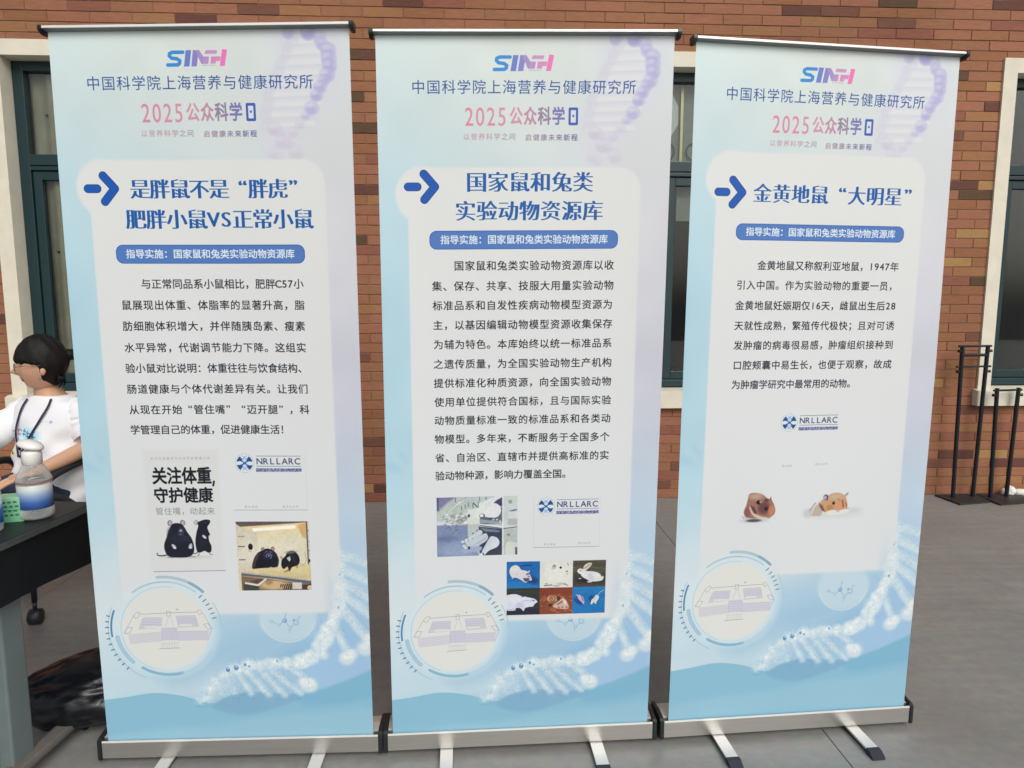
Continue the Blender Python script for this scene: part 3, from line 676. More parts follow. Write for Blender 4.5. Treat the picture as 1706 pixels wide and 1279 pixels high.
def paint_grid(c):
    X = (351.5, 452, 552.5, 653); Y = (1483, 1568.5, 1654)
    cells = {(0, 0): (28, 98, 165), (1, 0): (206, 208, 202), (2, 0): (72, 70, 60), (0, 1): (44, 50, 48), (1, 1): (128, 66, 46), (2, 1): (28, 110, 172)}
    V = (342.9, 1468, 318 / 1706, 188.5 / 975)
    for (i, j), col in cells.items():
        pic_frame(c, X[i], Y[j], X[i + 1], Y[j + 1]); c.view(); c.rect(X[i] - 3, Y[j] - 3, X[i + 1] + 3, Y[j + 1] + 3, col); c.view(*V)
        if (i, j) == (0, 0):
            c.rect(50, 400, 590, 520, (36, 118, 180), .7, 50); c.ell(420, 370, 150, 60, (16, 42, 96), .8, 60, .4)
            c.line(catp([(250, 160), (320, 145), (450, 140)], False), 12, (16, 36, 80), .9, 8)
            c.poly([(90, 230), (120, 160), (190, 132), (250, 160), (280, 210), (380, 240), (440, 330), (455, 385), (400, 400), (345, 425), (280, 380), (200, 340), (140, 340), (105, 290)], (204, 200, 206), 1, 6, True)
            c.ell(175, 210, 60, 50, (216, 210, 212), .8, 30); c.line([(390, 255), (412, 235)], 20, (205, 205, 215), 1, 4); c.ell(385, 285, 28, 20, (130, 92, 120), .9, 10); c.ell(405, 325, 18, 12, (120, 70, 90), .8, 6)
            c.line([(150, 340), (135, 355)], 16, (190, 170, 180), 1, 5); c.poly([(310, 350), (420, 350), (430, 400), (340, 410)], (24, 28, 60), .7, 16); c.ell(430, 375, 26, 18, (190, 176, 192), .9, 8)
        elif (i, j) == (1, 0):
            c.ell(820, 300, 220, 150, (212, 213, 207), .8, 80); c.ell(815, 170, 30, 34, (140, 140, 132), .7, 14); c.ell(800, 200, 28, 20, (172, 170, 162), .7, 10); c.ell(822, 155, 22, 10, (80, 82, 80), .7, 6)
            c.ell(922, 187, 20, 19, (22, 24, 26), 1, 3); c.line([(1035, 120), (1045, 150)], 16, (120, 118, 112), .8, 8); c.ell(1025, 250, 20, 12, (110, 112, 108), .9, 5); c.ell(1030, 290, 14, 16, (160, 160, 150), .6, 8)
            c.line([(660, 480), (780, 472)], 16, (70, 66, 60), .8, 8); c.ell(690, 450, 26, 10, (120, 110, 96), .6, 10); c.ell(940, 455, 70, 20, (176, 164, 152), .8, 14); c.line([(980, 460), (1040, 485)], 16, (96, 100, 88), .8, 8); c.ell(850, 488, 60, 8, (130, 130, 122), .8, 8)
        elif (i, j) == (2, 0):
            for k in range(5): c.line([(1130, 90 + 50 * k), (1300, 70 + 55 * k), (1660, 100 + 60 * k)], 26, ((92, 84, 68), (58, 60, 54), (100, 92, 76))[k % 3], .6, 24)
            c.rect(1130, 300, 1660, 480, (48, 46, 44), .7, 60); c.ell(1330, 410, 130, 26, (20, 22, 30), .8, 30)
            w = (208, 210, 212)
            c.poly([(1290, 215), (1310, 160), (1370, 122), (1430, 125), (1415, 170), (1340, 240), (1310, 260)], (196, 190, 178), 1, 5, True); c.line([(1320, 205), (1400, 145)], 18, (132, 122, 104), .8, 8)
            c.ell(1250, 255, 55, 46, w, 1, 8, .3); c.poly([(1270, 230), (1350, 255), (1450, 262), (1540, 290), (1590, 350), (1600, 400), (1570, 425), (1420, 428), (1330, 380), (1280, 350), (1250, 300)], w, 1, 6, True)
            c.ell(1250, 244, 13, 9, (110, 112, 120), 1, 4); c.ell(1420, 350, 50, 60, (176, 182, 200), .6, 40); c.ell(1520, 330, 60, 36, (220, 220, 216), .8, 30)
            c.poly([(1590, 400), (1600, 350), (1625, 345), (1625, 385), (1605, 415)], w, 1, 5, True); c.ell(1400, 434, 42, 12, (205, 198, 196), 1, 5); c.ell(1240, 376, 22, 10, (190, 192, 200), .9, 6)
        elif (i, j) == (0, 1):
            for k in range(4): c.line([(50, 535 + 26 * k), (590, 560 + 26 * k)], 22, ((38, 54, 42), (56, 62, 56), (46, 48, 44))[k % 3], .6, 20)
            c.rect(50, 860, 590, 960, (34, 38, 58), .8, 40)
            w = (200, 206, 220)
            c.poly([(40, 650), (100, 618), (190, 612), (270, 640), (310, 665), (340, 655), (400, 672), (480, 690), (530, 720), (548, 750), (500, 790), (480, 825), (420, 830), (350, 850), (330, 895), (310, 890), (270, 850), (200, 845), (190, 880), (110, 888), (40, 860)], w, 1, 6, True)
            c.ell(180, 700, 90, 60, (212, 214, 222), .8, 50); c.line(catp([(300, 745), (360, 722), (440, 735)], False), 12, (150, 158, 186), .8, 10); c.ell(485, 727, 20, 9, (70, 76, 100), 1, 4); c.ell(260, 800, 60, 40, (168, 176, 204), .6, 40)
            c.line([(60, 870), (200, 860)], 10, (120, 128, 160), .6, 8)
        elif (i, j) == (1, 1):
            r = np.random.RandomState(4); c.rect(590, 500, 1125, 640, (122, 56, 42), 1, 30)
            for k in range(55):
                x = r.uniform(590, 1120); y = r.uniform(620, 920); a = r.uniform(-.7, .7); L = r.uniform(30, 90)
                c.line([(x, y), (x + L * math.cos(a), y + L * math.sin(a))], 12, ((178, 112, 66), (196, 138, 88), (104, 54, 36), (150, 84, 52))[k % 4], .7, 8)
            c.ell(790, 700, 80, 60, (196, 158, 116), 1, 16); c.arc(795, 700, 45, 0, 360, 18, (96, 56, 36), .8, 10); c.ell(790, 700, 22, 24, (150, 92, 56), 1, 8)
            c.poly([(860, 660), (940, 690), (880, 770)], (50, 36, 34), .8, 14); c.poly([(800, 830), (900, 740), (980, 700), (1060, 820), (1040, 880), (900, 870)], (196, 176, 166), .9, 16, True)
            c.line([(880, 800), (980, 740)], 26, (104, 84, 62), .8, 12); c.ell(1000, 760, 26, 50, (214, 200, 190), .9, 12, -.5); c.ell(760, 810, 34, 20, (46, 32, 32), .9, 10); c.ell(660, 790, 30, 40, (110, 60, 44), .8, 14)
            for x in (900, 960, 1030): c.ell(x, 850, 18, 14, (140, 84, 78), .8, 8)
        else:
            c.rect(1130, 480, 1660, 620, (34, 118, 176), .7, 50); c.ell(1220, 760, 80, 40, (14, 50, 112), .7, 30, .7); c.ell(1440, 720, 50, 60, (14, 50, 112), .6, 30)
            c.poly([(1180, 650), (1230, 650), (1290, 680), (1315, 740), (1320, 790), (1295, 805), (1240, 760), (1200, 720)], (178, 170, 204), 1, 6, True); c.line([(1190, 670), (1220, 740), (1280, 790)], 22, (30, 34, 74), .8, 12); c.line([(1270, 680), (1300, 750)], 14, (110, 74, 130), .8, 8)
            c.poly([(1425, 810), (1440, 740), (1480, 700), (1520, 655), (1560, 690), (1555, 740), (1525, 760), (1515, 808), (1495, 800), (1480, 775), (1445, 812)], (205, 204, 206), 1, 5, True)
            c.line(catp([(1545, 665), (1575, 615), (1640, 580)], False), 9, (176, 190, 206), .95, 4); c.ell(1560, 735, 12, 20, (60, 70, 90), .7, 8); c.ell(1500, 720, 26, 36, (196, 192, 178), .8, 20, .5)
    grain(c, *(351.5, 1483, 653, 1654))
    c.view(); c.clip = None

def paint_hamsters(c):
    c.view(187, 1257, 416 / 1706, 157 / 650)
    # left
    c.ell(250, 490, 150, 26, (150, 150, 160), .6, 40)
    c.poly([(175, 132), (270, 132), (350, 160), (400, 200), (470, 240), (515, 340), (515, 400), (480, 440), (420, 460), (300, 465), (170, 455), (105, 390), (130, 290), (150, 190)], (146, 104, 88), 1, 12, True)
    c.ell(250, 175, 90, 40, (178, 160, 140), .8, 40); c.ell(150, 380, 40, 70, (130, 74, 84), .8, 30)
    c.poly([(170, 310), (210, 330), (250, 400), (340, 440), (400, 452), (440, 462), (360, 476), (260, 452), (200, 390)], (206, 194, 180), .85, 16, True)
    c.poly([(190, 290), (240, 320), (280, 400), (240, 400), (200, 340)], (70, 42, 40), .8, 18); c.ell(365, 330, 75, 80, (92, 58, 66), .9, 40); c.ell(395, 340, 28, 26, (40, 26, 36), 1, 10)
    c.ell(470, 370, 42, 66, (188, 122, 92), .9, 26); c.poly([(430, 225), (452, 180), (466, 240)], (120, 92, 84), 1, 6); c.ell(290, 255, 30, 28, (24, 20, 26), 1, 6, .4); c.ell(318, 250, 18, 16, (170, 140, 136), .9, 8)
    c.ell(395, 230, 30, 22, (80, 54, 56), .8, 12); c.ell(240, 492, 95, 20, (66, 62, 74), .9, 14); c.line([(85, 430), (110, 460)], 10, (110, 112, 118), .7, 6); c.ell(440, 462, 30, 10, (150, 130, 126), .7, 8)
    # right
    c.ell(1330, 460, 330, 40, (192, 198, 196), .7, 60); c.ell(1590, 400, 90, 34, (176, 186, 182), .6, 50); c.ell(960, 420, 60, 60, (172, 178, 182), .6, 50)
    c.poly([(1000, 450), (1010, 380), (1080, 300), (1150, 250), (1180, 300), (1150, 450), (1080, 465)], (178, 164, 150), 1, 16, True); c.line([(1010, 440), (1050, 340), (1130, 265)], 14, (216, 206, 206), .9, 8); c.line([(985, 390), (1060, 290)], 16, (132, 122, 136), .7, 14)
    c.poly([(1150, 260), (1210, 210), (1300, 165), (1390, 170), (1460, 215), (1490, 290), (1500, 370), (1470, 420), (1380, 440), (1290, 440), (1200, 420), (1150, 340)], (186, 148, 112), 1, 14, True)
    c.ell(1330, 215, 90, 40, (186, 166, 142), .8, 40); c.poly([(1110, 290), (1160, 330), (1200, 410), (1160, 400), (1120, 340)], (100, 62, 52), .85, 20); c.ell(1260, 360, 50, 40, (172, 116, 76), .8, 26)
    c.ell(1400, 330, 60, 70, (198, 142, 108), .9, 34); c.line([(1425, 270), (1445, 350)], 22, (132, 72, 58), .8, 12); c.line([(1365, 240), (1385, 270)], 14, (160, 96, 76), .7, 10)
    c.poly([(1210, 420), (1290, 390), (1370, 400), (1440, 390), (1510, 380), (1500, 430), (1360, 460), (1250, 455)], (214, 212, 208), .95, 14, True); c.ell(1372, 405, 26, 18, (180, 160, 164), .8, 10)
    c.ell(1308, 300, 19, 23, (20, 16, 18), 1, 5); c.ell(1313, 292, 5, 5, (190, 190, 190), .8, 2); c.ell(1196, 218, 34, 38, (96, 84, 122), 1, 6); c.ell(1188, 224, 22, 26, (160, 160, 182), 1, 8); c.line([(1222, 205), (1215, 260)], 12, (50, 36, 50), .8, 6)
    c.poly([(1445, 200), (1500, 152), (1498, 190), (1470, 220)], (150, 148, 140), 1, 6); c.line([(1475, 300), (1490, 350)], 14, (110, 80, 80), .7, 8); c.line([(1490, 385), (1520, 375)], 12, (150, 150, 156), .7, 8)
    c.view()

SHEET_H = 2032
def paint_sheet(n):
    c = Canvas(800, SHEET_H, 1.5)
    Y = (np.arange(c.H) / c.S)[:, None]; X = (np.arange(c.W) / c.S)[None, :]
    def col(stops, v): return np.stack([np.interp(v, [s_[0] for s_ in stops], [s_[1][i] for s_ in stops]) for i in range(3)], -1)
    L = col([(0, (204, 219, 220)), (220, (194, 212, 217)), (420, (178, 204, 214)), (700, (170, 201, 214)), (1200, (172, 203, 214)), (1480, (186, 207, 212)), (1650, (200, 212, 216)), (1850, (196, 212, 220)), (2032, (131, 178, 199))], Y[:, 0])
    Cc = col([(0, (211, 218, 214)), (250, (204, 213, 214)), (420, (196, 210, 216)), (1400, (200, 210, 214)), (1700, (176, 201, 213)), (2032, (131, 178, 199))], Y[:, 0])
    Rr = col([(0, (205, 213, 216)), (300, (204, 207, 211)), (600, (200, 201, 208)), (1000, (196, 198, 208)), (1300, (188, 203, 216)), (1500, (172, 198, 216)), (1750, (156, 190, 212)), (2032, (131, 178, 199))], Y[:, 0])
    t = np.clip(X / 400, 0, 1)[..., None]; u = np.clip((X - 400) / 300, 0, 1)[..., None]
    c.a[:] = (L[:, None] * (1 - t) + Cc[:, None] * t) * (1 - u) + Rr[:, None] * u
    nz = (smooth_noise(c.H, c.W, 260, 3) - .5) * 9 + (smooth_noise(c.H, c.W, 110, 8) - .5) * 5
    c.a += nz[..., None].astype(np.float32)
    c.ell(40, 1560, 70, 120, (206, 214, 218), .5, 80); c.ell(20, 1180, 26, 12, (150, 186, 208), .35, 16, .5); c.ell(50, 1150, 20, 9, (150, 186, 208), .3, 12, .9)
    paint_helix_top(c)
    dyb = {1: 0, 2: 22, 3: -36}[n]
    paint_bottom(c, dyb)
    # the print is a soft, slightly greyed blue
    g_ = c.a.mean(2, keepdims=True); lowk = np.clip((Y - 1300) / 300, 0, 1)[..., None]
    c.a = g_ + (c.a - g_) * (1.06 - .06 * lowk) + lowk * np.array([6, 4, 0], np.float32) + np.array([1.0, 1.0, -1.0], np.float32) * (1 - lowk)
    # white panel with the bulge for the arrow
    pw = (213, 215, 213)
    tp = {1: 329, 2: 319, 3: 324}[n]; bt = 1628 + dyb; dx = {1: 0, 2: 0, 3: 0}[n]
    ins = Canvas.__new__(Canvas)
    base = c.a.copy()
    c.rect(80, tp, 721, bt - 20, pw, 1, 7, 62); c.rect(80, tp + 90, 715, bt, pw, 1, 12, 8); c.ell(118, tp + 73, 74, 76, pw, 1, 10)
    c.rect(80, tp + 100, 200, bt, pw, 1, 10)
    # right lower edge lets the helix shine through
    fade = np.clip((Y - (1440 + dyb)) / 120, 0, 1) * np.clip((X - 660) / 60, 0, 1) * .75
    c.a = c.a * (1 - fade[..., None]) + base * fade[..., None]
    # red and green drop a little towards the bottom
    c.a[..., 0] -= np.clip((Y - 300) / 1200, 0, 1) * 7; c.a[..., 1] -= np.clip((Y - 300) / 1200, 0, 1) * 5
    paint_circle(c, {1: 199, 2: 195, 3: 195}[n], {1: 1674, 2: 1702, 3: 1638}[n])
    paint_logo(c)
    dk = (38, 72, 140)
    for i, ch in enumerate(INST): c.glyph(ch, 91 + (i + .5) * 611 / 15, 133, 38.5, 'reg', dk, 1)
    pk = lambda x: lerp_stops(x, [(230, (208, 128, 152)), (350, (206, 140, 156)), (400, (196, 132, 158)), (450, (140, 118, 148)), (500, (104, 106, 172)), (545, (58, 92, 172))])
    for i, ch in enumerate('2025'): c.glyph(ch, 247 + i * 29.5, 208, 68, 'med', pk, 1, .74, 1.0)
    for i, ch in enumerate('公众科学'): c.glyph(ch, 374 + i * 38.5, 207, 45, 'heavy', pk, .95, .82, 1.1)
    c.rect(517, 185, 543, 231, (62, 88, 168), 1, 0, 4); c.rect(523, 192, 537, 224, (206, 212, 218)); c.rect(527.5, 204, 532.5, 210, (62, 88, 168))
    for i, ch in enumerate(SUBL): c.glyph(ch, 229 + (i + .5) * 20.8, 261, 18.5, 'med', lambda x: lerp_stops(x, [(230, (182, 150, 164)), (300, (188, 142, 158)), (375, (138, 132, 146))]), .9)
    for i, ch in enumerate(SUBR): c.glyph(ch, 398 + (i + .5) * 21, 263, 18.5, 'med', lambda x: lerp_stops(x, [(400, (160, 130, 150)), (470, (124, 112, 142)), (545, (76, 84, 140))]), .95)
    ax, ay = {1: (66, 404), 2: (70, 392), 3: (74, 399)}[n]
    bl = (18, 82, 168)
    for dcol, w0 in (((14, 52, 112), 23), (bl, 20)):
        c.line([(ax + 9, ay), (ax + 34, ay)], w0, dcol); c.line([(ax + 52, ay - 34), (ax + 82, ay), (ax + 53, ay + 34)], w0, dcol)
    for txt, x0, x1, yc, em in TITLE[n]:
        c.text(txt, x0, x1, yc, em, 'song', (20, 84, 156), asc=.62)
    px0, py0, px1, py1 = {1: (138, 553, 658, 604), 2: (135, 510, 662, 561), 3: (142, 485, 667, 532)}[n]
    c.rect(px0, py0, px1, py1, (44, 88, 165), 1, 0, 20); c.rect(px0 + 2, py0 + 2, px1 - 2, py1 - 2, (76, 116, 180), 1, 0, 19)
    tx0, tx1 = {1: (165, 630), 2: (165, 634), 3: (172, 640)}[n]
    c.text(PILL, tx0, tx1, (py0 + py1) / 2 - 1, 26, 'bold', (214, 222, 228))
    for x0, x1, yc, s_ in BODY[n]:
        c.text(s_, x0, x1, yc, 28.6, 'med', (16, 24, 30), asc=.58)
    if n == 1:
        paint_card_mice(c); paint_nrl(c, 457, 1168)
        c.line([(419, 1308), (632, 1308)], 2, (150, 155, 158), .8); c.line([(632, 1135), (632, 1308)], 1.5, (190, 194, 198), .6)
        paint_caption(c, 449, 489, 1298, '官方网站'); paint_caption(c, 559, 607, 1298, '官方公众号'); paint_cage(c)
    elif n == 2:
        paint_cages_hall(c); paint_nrl(c, 468, 1311, .97)
        c.line([(433, 1439), (630, 1439)], 2, (138, 148, 148), .85); c.line([(432, 1285), (432, 1439)], 1.5, (180, 186, 188), .6); c.line([(630, 1285), (630, 1439)], 1.5, (190, 194, 198), .6)
        paint_caption(c, 462, 498, 1430, '官方网站'); paint_caption(c, 566, 606, 1428, '官方公众号'); paint_grid(c)
    else:
        paint_nrl(c, 342, 1071, .98)
        paint_caption(c, 326, 360, 1206, '官方网站'); paint_caption(c, 436, 478, 1204, '官方公众号'); paint_hamsters(c)
    c.a += nrs.normal(0, .8, c.a.shape[:2]).astype(np.float32)[..., None]
    return c.to_image('printed_sheet_%d' % n, 1.07)

def image_mat(name, im, rough=.45, spec=.4, bump=0.0):
    m_ = bpy.data.materials.new(name); m_.use_nodes = True; nt = m_.node_tree; p = nt.nodes['Principled BSDF']
    t = nt.nodes.new('ShaderNodeTexImage'); t.image = im; t.interpolation = 'Linear'; t.extension = 'EXTEND'
    nt.links.new(t.outputs['Color'], p.inputs['Base Color']); p.inputs['Roughness'].default_value = rough; p.inputs['Specular IOR Level'].default_value = spec
    if bump:
        tc = nt.nodes.new('ShaderNodeTexCoord'); mp = nt.nodes.new('ShaderNodeMapping'); mp.inputs['Scale'].default_value = (1.6, 1.6, .5)
        n2 = nt.nodes.new('ShaderNodeTexNoise'); n2.inputs['Scale'].default_value = 3.0; n2.inputs['Detail'].default_value = 1
        b = nt.nodes.new('ShaderNodeBump'); b.inputs['Strength'].default_value = bump; b.inputs['Distance'].default_value = .02
        nt.links.new(tc.outputs['Object'], mp.inputs['Vector']); nt.links.new(mp.outputs[0], n2.inputs['Vector']); nt.links.new(n2.outputs['Fac'], b.inputs['Height']); nt.links.new(b.outputs[0], p.inputs['Normal'])
    return m_
SHEETS = {n: image_mat('printed_film_%d' % n, paint_sheet(n), .5, .35, .12) for n in (1, 2, 3)}

# ================================================================ the ground
def floor_material():
    m_ = bpy.data.materials.new('grey_stone_floor'); m_.use_nodes = True; nt = m_.node_tree; p = nt.nodes['Principled BSDF']
    tc = nt.nodes.new('ShaderNodeTexCoord')
    n1 = nt.nodes.new('ShaderNodeTexNoise'); n1.inputs['Scale'].default_value = 1.6; n1.inputs['Detail'].default_value = 8; n1.inputs['Roughness'].default_value = .62
    n2 = nt.nodes.new('ShaderNodeTexNoise'); n2.inputs['Scale'].default_value = 26; n2.inputs['Detail'].default_value = 6
    nt.links.new(tc.outputs['Object'], n1.inputs['Vector']); nt.links.new(tc.outputs['Object'], n2.inputs['Vector'])
    mp = nt.nodes.new('ShaderNodeMapping'); mp.inputs['Scale'].default_value = (1.2, 9, 1); mp.inputs['Rotation'].default_value = (0, 0, .35)
    n3 = nt.nodes.new('ShaderNodeTexNoise'); n3.inputs['Scale'].default_value = 2.2; n3.inputs['Detail'].default_value = 5
    nt.links.new(tc.outputs['Object'], mp.inputs['Vector']); nt.links.new(mp.outputs[0], n3.inputs['Vector'])
    r = nt.nodes.new('ShaderNodeValToRGB'); r.color_ramp.elements[0].position = .3; r.color_ramp.elements[1].position = .72
    r.color_ramp.elements[0].color = (.228, .222, .205, 1); r.color_ramp.elements[1].color = (.268, .261, .240, 1)
    nt.links.new(n1.outputs['Fac'], r.inputs['Fac'])
    mx = nt.nodes.new('ShaderNodeMix'); mx.data_type = 'RGBA'; mx.blend_type = 'OVERLAY'; mx.inputs['Factor'].default_value = .28
    nt.links.new(r.outputs[0], mx.inputs['A']); nt.links.new(n2.outputs['Color'], mx.inputs['B'])
    hs = nt.nodes.new('ShaderNodeHueSaturation'); hs.inputs['Saturation'].default_value = .6
    nt.links.new(mx.outputs['Result'], hs.inputs['Color'])
    mv = nt.nodes.new('ShaderNodeMapRange'); mv.inputs['From Min'].default_value = .3; mv.inputs['From Max'].default_value = .7; mv.inputs['To Min'].default_value = .93; mv.inputs['To Max'].default_value = 1.07
    nt.links.new(n3.outputs['Fac'], mv.inputs['Value']); nt.links.new(mv.outputs[0], hs.inputs['Value'])
    nt.links.new(hs.outputs[0], p.inputs['Base Color'])
    mr = nt.nodes.new('ShaderNodeMapRange'); mr.inputs['To Min'].default_value = .20; mr.inputs['To Max'].default_value = .62
    nt.links.new(n1.outputs['Fac'], mr.inputs['Value']); nt.links.new(mr.outputs[0], p.inputs['Roughness'])
    b = nt.nodes.new('ShaderNodeBump'); b.inputs['Strength'].default_value = .08; b.inputs['Distance'].default_value = .01
    nt.links.new(n2.outputs['Fac'], b.inputs['Height']); nt.links.new(b.outputs[0], p.inputs['Normal'])
    return m_
FLOORM = floor_material()
# paving slabs with narrow recessed joints (only where the camera can see), plain sheet beneath and beyond
bm = bmesh.new(); s_ = 150
for f in ([(-s_, -s_, -.006), (s_, -s_, -.006), (s_, s_, -.006), (-s_, s_, -.006)],):
    bm.faces.new([bm.verts.new(v) for v in f])
ground = obj('ground', bm, mat('joint_grime', (.085, .082, .078, 1), .9, noise_amt=.2), None)
ground['kind'] = 'structure'
pav = bpy.data.objects.new('pavement', None); COL.objects.link(pav); pav['kind'] = 'structure'
pav.rotation_euler = (0, 0, math.radians(2.93))
slabs = {}
SLW, SLD = 3.2, 9.0
def slab_mesh(w, d):
    bm = bmesh.new(); box(bm, -w / 2, w / 2, -d / 2, d / 2, -.03, 0, 0)
    es = [e for e in bm.edges if all(v.co.z > -.001 for v in e.verts)]
    bmesh.ops.bevel(bm, geom=es, offset=.0015, segments=1, affect='EDGES')
    me = bpy.data.meshes.new('paving_slab'); bm.to_mesh(me); bm.free(); me.materials.append(FLOORM); return me
sm = slab_mesh(SLW - .0025, SLD - .0025)
for i in range(-7, 8):
    for j in range(-1, 1):
        o = bpy.data.objects.new('paving_slab', sm); link(o, pav)
        y0 = 4.66 - SLD / 2 - (1 - j) * SLD + SLD
        o.location = (1.13 + (i + .5) * SLW, 5.2 + (j - .5) * SLD, 0)

# ================================================================ the brick building
WY, WD = 0.05114, 4.70489
wall = empty('brick_building', 'long orange and brown brick building with three white framed green windows behind the banners', 'building', (0, WD, 0), WY)
CH, CL = 0.065, 0.26
WINS = [(-3.31, -1.17), (0.0, 2.14), (3.31, 5.45)]
WZ0, WZ1 = 0.655, 3.01
PAL = [((146, 97, 68), 30), ((152, 98, 72), 26), ((144, 94, 62), 18), ((150, 104, 68), 10), ((162, 122, 74), 3.5), ((138, 84, 66), 9), ((116, 74, 58), 4), ((100, 62, 52), 4), ((92, 68, 48), 2)]
def brick_mat(i, c_):
    m_ = bpy.data.materials.new('clay_brick'); m_.use_nodes = True; nt = m_.node_tree; p = nt.nodes['Principled BSDF']
    av_ = sum(c_) / 3; base = rgb(*[v * .90 + av_ * .10 for v in c_], k=1.07)
    geo = nt.nodes.new('ShaderNodeNewGeometry')
    mp = nt.nodes.new('ShaderNodeMapping'); mp.inputs['Scale'].default_value = (3, 3, 26)
    n1 = nt.nodes.new('ShaderNodeTexNoise'); n1.inputs['Scale'].default_value = 5; n1.inputs['Detail'].default_value = 6; n1.inputs['Roughness'].default_value = .65
    nt.links.new(geo.outputs['Position'], mp.inputs['Vector']); nt.links.new(mp.outputs[0], n1.inputs['Vector'])
    n2 = nt.nodes.new('ShaderNodeTexNoise'); n2.inputs['Scale'].default_value = 1.1; n2.inputs['Detail'].default_value = 3
    nt.links.new(geo.outputs['Position'], n2.inputs['Vector'])
    add = nt.nodes.new('ShaderNodeMath'); add.operation = 'MULTIPLY_ADD'; add.inputs[1].default_value = .55
    mr = nt.nodes.new('ShaderNodeMapRange'); mr.inputs['From Min'].default_value = .3; mr.inputs['From Max'].default_value = .7; mr.inputs['To Min'].default_value = .40; mr.inputs['To Max'].default_value = .58
    nt.links.new(n2.outputs['Fac'], mr.inputs['Value'])
    nt.links.new(n1.outputs['Fac'], add.inputs[0]); nt.links.new(mr.outputs[0], add.inputs[2])
    oi = nt.nodes.new('ShaderNodeVectorMath'); oi.operation = 'SCALE'; oi.inputs[0].default_value = tuple(v * 1.3 for v in base[:3])
    nt.links.new(add.outputs[0], oi.inputs['Scale']); nt.links.new(oi.outputs[0], p.inputs['Base Color'])
    p.inputs['Roughness'].default_value = .8; p.inputs['Specular IOR Level'].default_value = .25
    b = nt.nodes.new('ShaderNodeBump'); b.inputs['Strength'].default_value = .35; b.inputs['Distance'].default_value = .004
    n3 = nt.nodes.new('ShaderNodeTexNoise'); n3.inputs['Scale'].default_value = 120; n3.inputs['Detail'].default_value = 4
    nt.links.new(geo.outputs['Position'], n3.inputs['Vector']); nt.links.new(n3.outputs['Fac'], b.inputs['Height']); nt.links.new(b.outputs[0], p.inputs['Normal'])
    return m_
BM = [brick_mat(i, c_) for i, (c_, w_) in enumerate(PAL)]
PW = [w_ for c_, w_ in PAL]
def wl2w(s, z, off=0.0):
    return np.array([s * math.cos(WY) - off * math.sin(WY), WD + s * math.sin(WY) + off * math.cos(WY), z])
def proj(q):
    d = np.array(q, float) - np.array([0, 0, CAMH]); zz = d @ _fw
    return 853 + FPX * (d @ _R) / zz, 639.5 - FPX * (d @ _U) / zz
BANQ = [[(66, 42), (592, 36), (632, 1260), (165, 1265)], [(618, 48), (1132, 45), (1092, 1230), (640, 1255)], [(1150, 58), (1615, 86), (1518, 1205), (1098, 1230)]]
def inq(x, y, Q):
    s = 0
    for (ax, ay), (bx, by) in zip(Q, Q[1:] + Q[:1]):
        v = (bx - ax) * (y - ay) - (by - ay) * (x - ax)
        if v < 0: return False
    return True
bricks = []
SPH = -2.259
for k in range(0, 69):
    z0 = k * CH; off = SPH + (0 if k % 2 == 1 else CL * .5)
    i0 = int(math.floor((-6.2 - off) / CL)); i1 = int(math.ceil((7.4 - off) / CL))
    cuts = [(a + .03, b - .03) for a, b in WINS] if (z0 + CH > WZ0 + .02 and z0 < WZ1 - .06) else []
    for i in range(i0, i1):
        a, b = off + i * CL + .0022, off + (i + 1) * CL - .0022
        segs = [(a, b)]
        for ca, cb in cuts:
            ns = []
            for x0, x1 in segs:
                if x1 <= ca or x0 >= cb: ns.append((x0, x1))
                else:
                    if x0 < ca: ns.append((x0, ca))
                    if x1 > cb: ns.append((cb, x1))
            segs = ns
        for x0, x1 in segs:
            if x1 - x0 < .012: continue
            vis = 0
            for t in (.08, .3, .5, .7, .92):
                for w in (.25, .75):
                    X, Y = proj(wl2w(x0 + (x1 - x0) * t, z0 + CH * w))
                    if 0 <= X < 1706 and 0 <= Y < 1279 and not any(inq(X, Y, Q) for Q in BANQ): vis += 1
            q = rng.choices(range(len(PAL)), PW)[0]
            bricks.append([vis * (x1 - x0), x0, x1, z0 + .0022, q, rng.uniform(-.0014, .0014), rng.uniform(-.003, .003)])
def brick_verts(L):
    H = CH - .0044; e = .0025
    return ([(-L / 2 + e, 0, e), (L / 2 - e, 0, e), (L / 2 - e, 0, H - e), (-L / 2 + e, 0, H - e),
             (-L / 2, e, 0), (L / 2, e, 0), (L / 2, e, H), (-L / 2, e, H),
             (-L / 2, .03, 0), (L / 2, .03, 0), (L / 2, .03, H), (-L / 2, .03, H)],
            [(0, 1, 2, 3), (4, 5, 1, 0), (5, 6, 2, 1), (6, 7, 3, 2), (7, 4, 0, 3), (8, 9, 5, 4), (9, 10, 6, 5), (10, 11, 7, 6), (11, 8, 4, 7)])
bricks.sort(key=lambda b: -b[0])
bmesh_cache = {}
for bq in bricks[:300]:
    L = round(bq[2] - bq[1], 3); key = (L, bq[4])
    if key not in bmesh_cache:
        V, F = brick_verts(L); me = bpy.data.meshes.new('brick'); me.from_pydata(V, [], F); me.materials.append(BM[bq[4]]); bmesh_cache[key] = me
    o = bpy.data.objects.new('brick', bmesh_cache[key]); link(o, wall)
    o.location = ((bq[1] + bq[2]) / 2, bq[5], bq[3]); o.rotation_euler = (0, 0, bq[6])
V, F, MI = [], [], []
for bq in bricks[300:]:
    v, f = brick_verts(bq[2] - bq[1]); n0 = len(V); cx = (bq[1] + bq[2]) / 2
    V += [(x + cx, y + bq[5], z + bq[3]) for x, y, z in v]; F += [tuple(n0 + i for i in q) for q in f]; MI += [bq[4]] * len(f)
me = bpy.data.meshes.new('brick_courses'); me.from_pydata(V, [], F)
for x in BM: me.materials.append(x)
me.polygons.foreach_set('material_index', MI)
